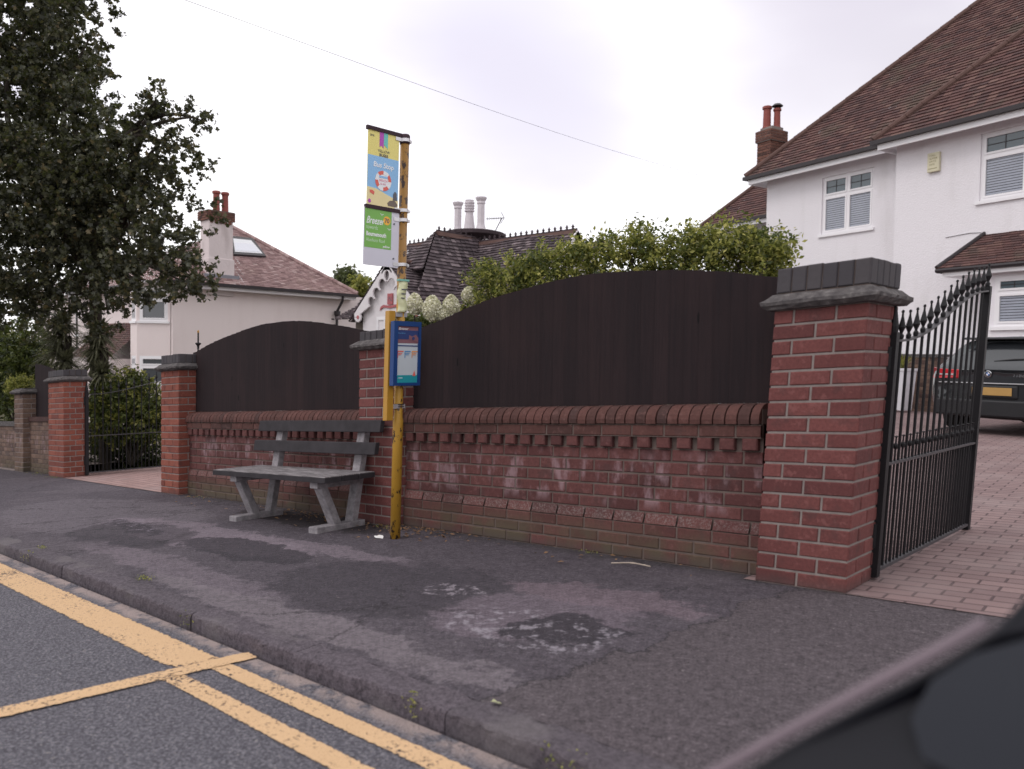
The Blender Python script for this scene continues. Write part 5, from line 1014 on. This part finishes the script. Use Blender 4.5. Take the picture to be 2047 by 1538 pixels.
t = T('tv_antenna', 'thin television antenna beside the three white chimney pots', 'antenna', at_y(990, 462, 17)); b = MB(); q = at_y(1003, 437, 17); b.tube([at_y(990, 462, 17), q], .014, 5); b.tube([at_y(972, 438, 17), at_y(1008, 436, 17)], .012, 5); b.tube([at_y(1002, 425, 17), at_y(1008, 436, 17), at_y(1001, 447, 17)], .009, 5)
for i in range(7): uu = 975+i*4.2; p = at_y(uu, 437.7, 17); b.cyl(p-Z*.06, p+Z*.06, .007, n=4)
b.build('aerial_bars', 'gutter', t)
# front gable with scalloped bargeboards
GY = 13.45; A_ = at_y(777, 526, GY); Lp = at_y(712, 628, GY); Rp = V(2*A_[0]-Lp[0], GY, Lp[2]); gs = (A_[2]-Lp[2])/(A_[0]-Lp[0])
b = MB(); yb = GY+1.35
tiles(b, [V(Lp[0]-.25, GY-.08, Lp[2]-.22), V(Lp[0]-.25, yb, Lp[2]-.22), V(A_[0], yb, A_[2]+.04), V(A_[0], GY-.08, A_[2]+.04)], .12, .17, .035, .04); tiles(b, [V(Rp[0]+.3, GY-.08, Rp[2]-.26), V(Rp[0]+.3, yb, Rp[2]-.26), V(A_[0], yb, A_[2]+.04), V(A_[0], GY-.08, A_[2]+.04)], .12, .17, .035, .04); rg = b.build('gable_roof', 'tile_dark', ct)
b = MB(); b.mat('ridge'); b.tube([V(A_[0], GY-.08, A_[2]+.08), V(A_[0], yb, A_[2]+.08)], .07, 8); b.build('ridge_tiles', None, rg)
b = MB(); b.box(Lp[0]+.22, Rp[0]-.22, GY+.08, GY+3, -2.5, Lp[2]+.0); b.add([V(Lp[0]+.1, GY+.08, Lp[2]), V(Rp[0]-.1, GY+.08, Lp[2]), V(A_[0], GY+.08, A_[2]-.12)], [(0, 1, 2)]); b.build('gable_wall', 'white_wood', ct)
for s_ in (1, -1):                                                   # one board on each side: lobes cut from its lower edge
    Lh = math.hypot(A_[0]-Lp[0], A_[2]-Lp[2]); d = V(-(A_[0]-Lp[0])*s_, 0, Lp[2]-A_[2])/Lh; nn_ = V(d[2]*s_*1., 0, -d[0]*s_); nn_ = nn_ if nn_[2] < 0 else -nn_
    out_ = [(.0, 0), (Lh, 0)]; out_ += [(Lh+.07, .10), (Lh+.08, .20), (Lh+.03, .30), (Lh-.07, .33), (Lh-.16, .29), (Lh-.20, .20)]; low = []
    cuts = [(.20, .17), (.54, .17), (.88, .17), (1.2, .15)]
    for (cx_, r_) in cuts[::-1]:
        if cx_+r_ > Lh-.22: continue
        low += [(cx_+r_*math.cos(a_)*.92, .30-r_*math.sin(a_)) for a_ in np.linspace(-.25, math.pi+.25, 12)]
    out_ += low+[(0.0, .36)]
    b = MB(); b.mat('white_wood'); b.prism(A_+V(0, -.02, 0), d, nn_, Y*-1, out_, 0, .05); b.mat('redpaint'); b.prism(A_+V(0, -.075, 0), d, nn_, -Y, disc(Lh-.07, .20, .055, .055, 12), -.002, .006); b.build('bargeboard', None, ct)
b = MB(); b.box(A_[0]-.10, A_[0]+.12, GY+.04, GY+.079, Lp[2]+.22, Lp[2]+.52); b.prism(V(A_[0], GY+.07, Lp[2]+.06), X, Z, -Y, [(-.45, 0), (-.42, .10), (-.30, .16), (0, .13), (.3, .16), (.42, .10), (.45, 0), (.40, .06), (.28, .09), (0, .06), (-.28, .09), (-.38, .06)], 0, .02); b.build('painted_emblem', 'redpaint', ct)
font('N', (A_[0]-.05, GY+.039, Lp[2]+.30), X, Z, -Y, .2, 'f_grey', ct)
window(ct, V(A_[0]-.62, GY+.08, Lp[2]-.95), X, -Y, 1.24, .85, 3, 0, blind=False, rev=.02)

# ------------------------------------------------------------------ parked car
cp = fwd(1982, 858, 11.3); cp[2] = .004; ca = math.radians(10); ch_ = V(math.sin(ca), math.cos(ca), 0); cr_ = V(math.cos(ca), -math.sin(ca), 0)
car = T('parked_car', 'dark grey hatchback parked nose-in on the drive, seen from behind through the gate', 'car', cp)
def cpt(x, y, z): return cp+cr_*x+ch_*y+Z*z
secs = [(0.0, [(.55, .30), (.74, .33), (.80, .50), (.815, .66), (.80, .84), (.70, .90), (.45, .915), (0, .92)]),
        (.05, [(.58, .24), (.82, .30), (.865, .48), (.875, .68), (.86, .90), (.76, .965), (.50, .975), (0, .98)]),
        (.16, [(.62, .22), (.86, .28), (.90, .48), (.90, .70), (.88, .93), (.77, 1.03), (.55, 1.06), (0, 1.07)]),
        (.42, [(.64, .20), (.87, .26), (.91, .48), (.91, .72), (.885, .95), (.70, 1.22), (.58, 1.34), (0, 1.36)]),
        (.60, [(.64, .20), (.87, .26), (.91, .48), (.91, .72), (.885, .95), (.70, 1.27), (.60, 1.39), (0, 1.43)]),
        (1.5, [(.64, .20), (.87, .24), (.91, .48), (.91, .72), (.885, .94), (.70, 1.30), (.60, 1.42), (0, 1.46)]),
        (2.5, [(.64, .20), (.87, .24), (.90, .48), (.90, .72), (.875, .92), (.68, 1.27), (.58, 1.38), (0, 1.42)]),
        (3.1, [(.64, .20), (.87, .24), (.90, .48), (.90, .72), (.86, .89), (.70, .98), (.50, 1.02), (0, 1.04)]),
        (3.9, [(.62, .20), (.84, .26), (.87, .46), (.86, .62), (.80, .76), (.66, .82), (.45, .84), (0, .85)]),
        (4.25, [(.5, .26), (.66, .30), (.70, .42), (.68, .52), (.60, .60), (.5, .64), (.35, .65), (0, .66)])]
b = MB(); ring = []
for y_, pr in secs:
    full = [(x, z) for x, z in pr]+[(-x, z) for x, z in pr[::-1][1:]]; ring.append([cpt(x, y_, z) for x, z in full])
P = len(ring[0]); vs = [p for r in ring for p in r]; fs = [(i*P+j, i*P+(j+1) % P, (i+1)*P+(j+1) % P, (i+1)*P+j) for i in range(len(ring)-1) for j in range(P)]+[tuple(range(P)), tuple(range((len(ring)-1)*P, len(ring)*P))[::-1]]
b.add(vs, fs); bd = b.build('body', 'carpaint', car, smooth=True)
m_ = bd.modifiers.new('sub', 'SUBSURF'); m_.levels = 2; m_.render_levels = 2
def cquad(pts, mat, nm, th=.012, par=None):
    b = MB(); P_ = [cpt(*p) for p in pts]; n3 = np.cross(P_[1]-P_[0], P_[2]-P_[0]); n3 /= np.linalg.norm(n3); n3 = n3 if n3@(-ch_+Z*.2) > 0 else -n3; n = len(P_)
    b.add(P_+[p+n3*th for p in P_], [tuple(range(n))[::-1], tuple(range(n, 2*n))]+[(i, (i+1) % n, n+(i+1) % n, n+i) for i in range(n)]); return b.build(nm, mat, par or car, bevel=.004)
rw_ = cquad([(-.64, .175, 1.03), (.64, .175, 1.03), (.60, .36, 1.24), (.50, .46, 1.335), (-.50, .46, 1.335), (-.60, .36, 1.24)], 'carglass', 'rear_window', .02)
b = MB(); b.prism(cpt(0, .40, 1.36), cr_, ch_, Z, [(-.56, -.10), (.56, -.10), (.60, .2), (-.60, .2)], 0, .035); b.build('spoiler', 'carpaint', car, bevel=.01)
b = MB(); b.tube([cpt(-.05, .135, 1.045), cpt(.20, .15, 1.075), cpt(.48, .17, 1.085)], .012, 6); b.build('rear_wiper', 'carplastic', car)
for s_ in (-1, 1):
    b = MB(); pts = [(s_*.47, -.005, .80), (s_*.76, -.003, .79), (s_*.875, .09, .80), (s_*.895, .22, .84), (s_*.885, .20, .94), (s_*.84, .06, .945), (s_*.72, -.004, .93), (s_*.47, .0, .915)]
    P_ = [cpt(*p) for p in pts]; b.add(P_+[p-ch_*.035+cr_*s_*.012 for p in P_], [tuple(range(8)), tuple(range(8, 16))]+[(i, (i+1) % 8, 8+(i+1) % 8, 8+i) for i in range(8)]); tl = b.build('tail_light', 'tail', car, bevel=.006)
    b = MB(); b.obox(cpt(s_*.62, -.045, .85), cr_, ch_, Z, (-.12, .12), (-.002, .004), (-.008, .008)); b.build('lens_strip', 'silver', tl)
b = MB(); b.obox(cpt(0, -.035, .62), cr_, ch_, Z, (-.26, .26), (-.012, .0), (-.055, .055)); b.build('number_plate', 'plate', car, bevel=.003)
b = MB(); b.obox(cpt(0, 0, .40), cr_, ch_, Z, (-.78, .78), (-.055, .10), (-.14, .10)); b.obox(cpt(0, 0, .62), cr_, ch_, Z, (-.33, .33), (-.03, .02), (-.10, .09)); b.build('bumper', 'carplastic', car, bevel=.03)
b = MB(); b.obox(cpt(0, -.03, .735), cr_, ch_, Z, (-.74, .74), (-.006, .02), (-.006, .006)); b.build('highlight_strip', 'silver', car)  # silver strip standing in for the highlight line across the tail
q = cpt(-.06, -.016, .865); b = MB(); b.mat('chrome'); b.lathe(q, [(.047, 0), (.047, .012), (.040, .014)], 24, ax=-ch_); b.mat('carplastic'); b.lathe(q-ch_*.0141, [(.040, 0), (.040, .001)], 24, ax=-ch_)
for i in range(4):
    a0 = i*math.pi/2; b.mat('bblue' if i % 2 else 'white_wood'); b.prism(q-ch_*.0155, cr_, Z, -ch_, [(0, 0)]+[(.024*math.cos(a0+k2*math.pi/12), .024*math.sin(a0+k2*math.pi/12)) for k2 in range(7)], 0, .0015)
b.build('badge', None, car)
font('118d', cpt(.25, -.018, .83), cr_, Z, -ch_, .052, 'chrome', car, shear=.15, width=.14)
for x_ in (-.78, .78):
    for y_ in (.72, 3.35):
        b = MB(); b.lathe(cpt(x_-.10, y_, .31), [(.20, 0), (.30, .0), (.315, .03), (.315, .17), (.30, .20), (.20, .20)], 24, ax=cr_); wh = b.build('wheel', 'tyre', car, smooth=False); b = MB(); b.lathe(cpt(x_-.09, y_, .31), [(.0, 0), (.20, .01), (.20, .17), (.03, .18), (0, .18)], 18, ax=cr_); b.build('rim', 'silver', wh)
for s_ in (-1, 1):
    b = MB(); pts = [(s_*.83, .40, 1.0), (s_*.885, .62, .955), (s_*.885, 2.6, .94), (s_*.72, 2.3, 1.26), (s_*.715, .70, 1.27)]; P_ = [cpt(*p)+cr_*s_*.012 for p in pts]; b.add(P_, [(0, 1, 2, 3, 4)]); b.build('side_window', 'carglass', car)

# ------------------------------------------------------------------ small things
for (label, p, q, sag) in (('overhead cable crossing the sky from upper left to the white house', fwd(540, 62, 9), fwd(1410, 354, 21), .10), ('faint thin overhead cable running down behind the bus stop flags', fwd(360, 128, 16), fwd(760, 400, 26), .15)):
    pts = [p+(q-p)*i/20-Z*sag*math.sin(math.pi*i/20) for i in range(-6 if 'crossing' in label else 0, 21)]; pts = [np.array(x_) for x_ in pts]
    o = MB(); o.tube(pts, (.0026 if 'crossing' in label else .002), 5); o = o.build('overhead_cable', 'wire'); tag(o, label, 'cable')
def ground_leaf(u, v, s, mat, nm, label, cat, z=0):
    r = ray(u, v); t_ = (z-1.)/(r[2]-SL*r[0]); p = CAM+r*t_; b = MB(); n = 9
    ring = [p+V(math.cos(a_)*s*random.uniform(.6, 1.1), math.sin(a_)*s*.6*random.uniform(.6, 1.1), .006+random.uniform(0, .012)) for a_ in np.linspace(0, 2*math.pi, n, endpoint=False)]
    b.add([p+V(0, 0, .014)]+ring+[q-V(0, 0, .003) for q in ring], [(0, 1+i, 1+(i+1) % n) for i in range(n)]+[(1+i, 1+n+i, 1+n+(i+1) % n, 1+(i+1) % n) for i in range(n)]); o = b.build(nm, mat, loc=p); return tag(o, label, cat)
ground_leaf(993, 1411, .022, 'paleleaf', 'fallen_leaf', 'single pale green fallen leaf on the kerb edge', 'leaf')
ground_leaf(757, 1076, .050, 'litter', 'litter_scrap', 'white paper scrap on the pavement left of the bus stop post', 'litter')
ground_leaf(812, 1074, .035, 'f_brown', 'litter_scrap', 'brownish crumpled scrap on the pavement right of the bus stop post', 'litter')
r0_, r1_ = V(*at_y(1222, 1130, 3.68)), V(*at_y(1300, 1137, 3.70)); b = MB(); b.tube([r0_+Z*.012, (r0_+r1_)/2+Z*.02+V(0, .02, 0), r1_+Z*.012], .004, 5); b.tube([(r0_+r1_)/2+Z*.02, (r0_+r1_)/2+V(.06, .06, .012)], .003, 5); tag(b.build('twig', 'twig', loc=r0_), 'dry pale twig lying on the pavement below the long wall', 'twig')
# dead leaves and weeds swept along the wall foot, kerb and under the bench
n = 420; P = []
for i in range(n):
    x_ = random.choice([random.gauss(-5.2, .5), random.gauss(-6.1, .4), random.uniform(-8.4, -2), random.gauss(-4.5, .25)]); y_ = min(3.87, random.gauss(3.80, .07) if random.random() < .7 else random.gauss(3.62, .12)); P.append((x_, y_, shz(x_)+.012))
tag(leaf_mesh('dead_leaves', 'deadleaf', None, np.array(P), .032, 3.), 'scattered brown dead leaves swept along the wall foot', 'dead leaves', kind='stuff')
P = []
for (cx_, cy_, nn2, s_) in ((-2.03, 1.675, 45, .012), (-4.65, 1.85, 90, .03), (-3.7, 1.665, 25, .02), (-6.2, 1.67, 40, .03), (-3.0, 3.87, 40, .03), (-4.9, 3.75, 60, .05), (-6.3, 1.8, 30, .03), (-1.35, 1.66, 60, .04), (-8.2, 3.82, 40, .06), (-13.6, 3.8, 80, .12), (-12.6, 3.74, 60, .08)):
    for i in range(nn2): x_, y_ = random.gauss(cx_, s_*1.4), random.gauss(cy_, s_*.5); P.append((x_, y_, shz(x_)+(random.uniform(-.06, .0) if y_ < 1.68 else random.uniform(.004, .02))))
tag(leaf_mesh('weeds', 'leaf_hedge', None, np.array(P), .011, .6), 'tiny green weeds and moss in the kerb and wall joints', 'weeds', kind='stuff')
n = 900; P = []
for i in range(n):
    x_ = random.uniform(-9, 1); y_ = 1.66-abs(random.gauss(0, .045)); P.append((x_, y_, shz(x_)-.066))
tag(leaf_mesh('gutter_grit', 'gravel', None, np.array(P), .007, 2.), 'pale grit and small stones lying in the gutter by the kerb', 'grit', kind='stuff')

# ------------------------------------------------------------------ the photographer's own car: door mirror, out of focus
dm = fwd(1800, 1500, .60); door = T('door_mirror', 'dark glossy car door mirror, out of focus in the bottom right corner', 'car mirror', dm)
outl = [(1400, 1600, .66), (1600, 1478, .64), (1760, 1390, .62), (1890, 1322, .61), (1985, 1262, .60), (2060, 1185, .60), (2200, 1130, .60), (2330, 1200, .58), (2360, 1500, .56), (2250, 1800, .55), (1900, 1900, .56), (1500, 1800, .60), (1380, 1660, .64)]
front = [fwd(u, v, t_) for u, v, t_ in outl]; cen = np.mean(front, axis=0); dpt = FW*.14+Y*.03
b = MB(); vs = []; levels = ((0., .985), (.12, 1.), (.5, .93), (.85, .70), (1., .40))
for (tt, sc2) in levels: vs += [CAM+(cen+(p-cen)*sc2-CAM)*(1+.25*tt) for p in front]
n = len(front); fs = [(k2*n+i, k2*n+(i+1) % n, (k2+1)*n+(i+1) % n, (k2+1)*n+i) for k2 in range(len(levels)-1) for i in range(n)]+[tuple(range(n))[::-1], tuple(range((len(levels)-1)*n, len(levels)*n))]
b.add(vs, fs); b.build('housing', 'door_black', door, smooth=False, bevel=.004)
gl = [(1830, 1440, .0), (1870, 1365, 0), (1950, 1315, 0), (2060, 1285, 0), (2200, 1290, 0), (2260, 1450, 0), (2150, 1560, 0), (1950, 1560, 0), (1850, 1510, 0)]
def onm(u, v, off): r = ray(u, v); nrm = np.cross(front[3]-front[0], front[9]-front[0]); nrm /= np.linalg.norm(nrm); t_ = ((front[0]-CAM)@nrm)/(r@nrm); return CAM+r*(t_-off)
g_ = [onm(u, v, .012) for u, v, _ in gl]; b = MB(); b.add(g_+[onm(u, v, .004) for u, v, _ in gl], [tuple(range(9)), tuple(range(9, 18))[::-1]]+[(i, (i+1) % 9, 9+(i+1) % 9, 9+i) for i in range(9)]); b.build('painted_reflection', 'door_grey', door, bevel=.003)  # lighter panel painting the reflected sky on the dark housing
b = MB(); ed = [onm(u, v, .006) for u, v in ((1330, 1600), (1570, 1465), (1750, 1365), (1880, 1296), (1970, 1244))]; b.tube(ed, .0045, 8); b.build('edge_trim', 'door_trim', door)
b = MB(); b.cyl(fwd(2150, 1700, .62), fwd(2400, 2300, .5), .05, .07, 12); b.build('mirror_arm', 'door_black', door)
for o in bpy.data.objects:
    for k_ in ('base', 'is_bus'):
        if k_ in o: del o[k_]
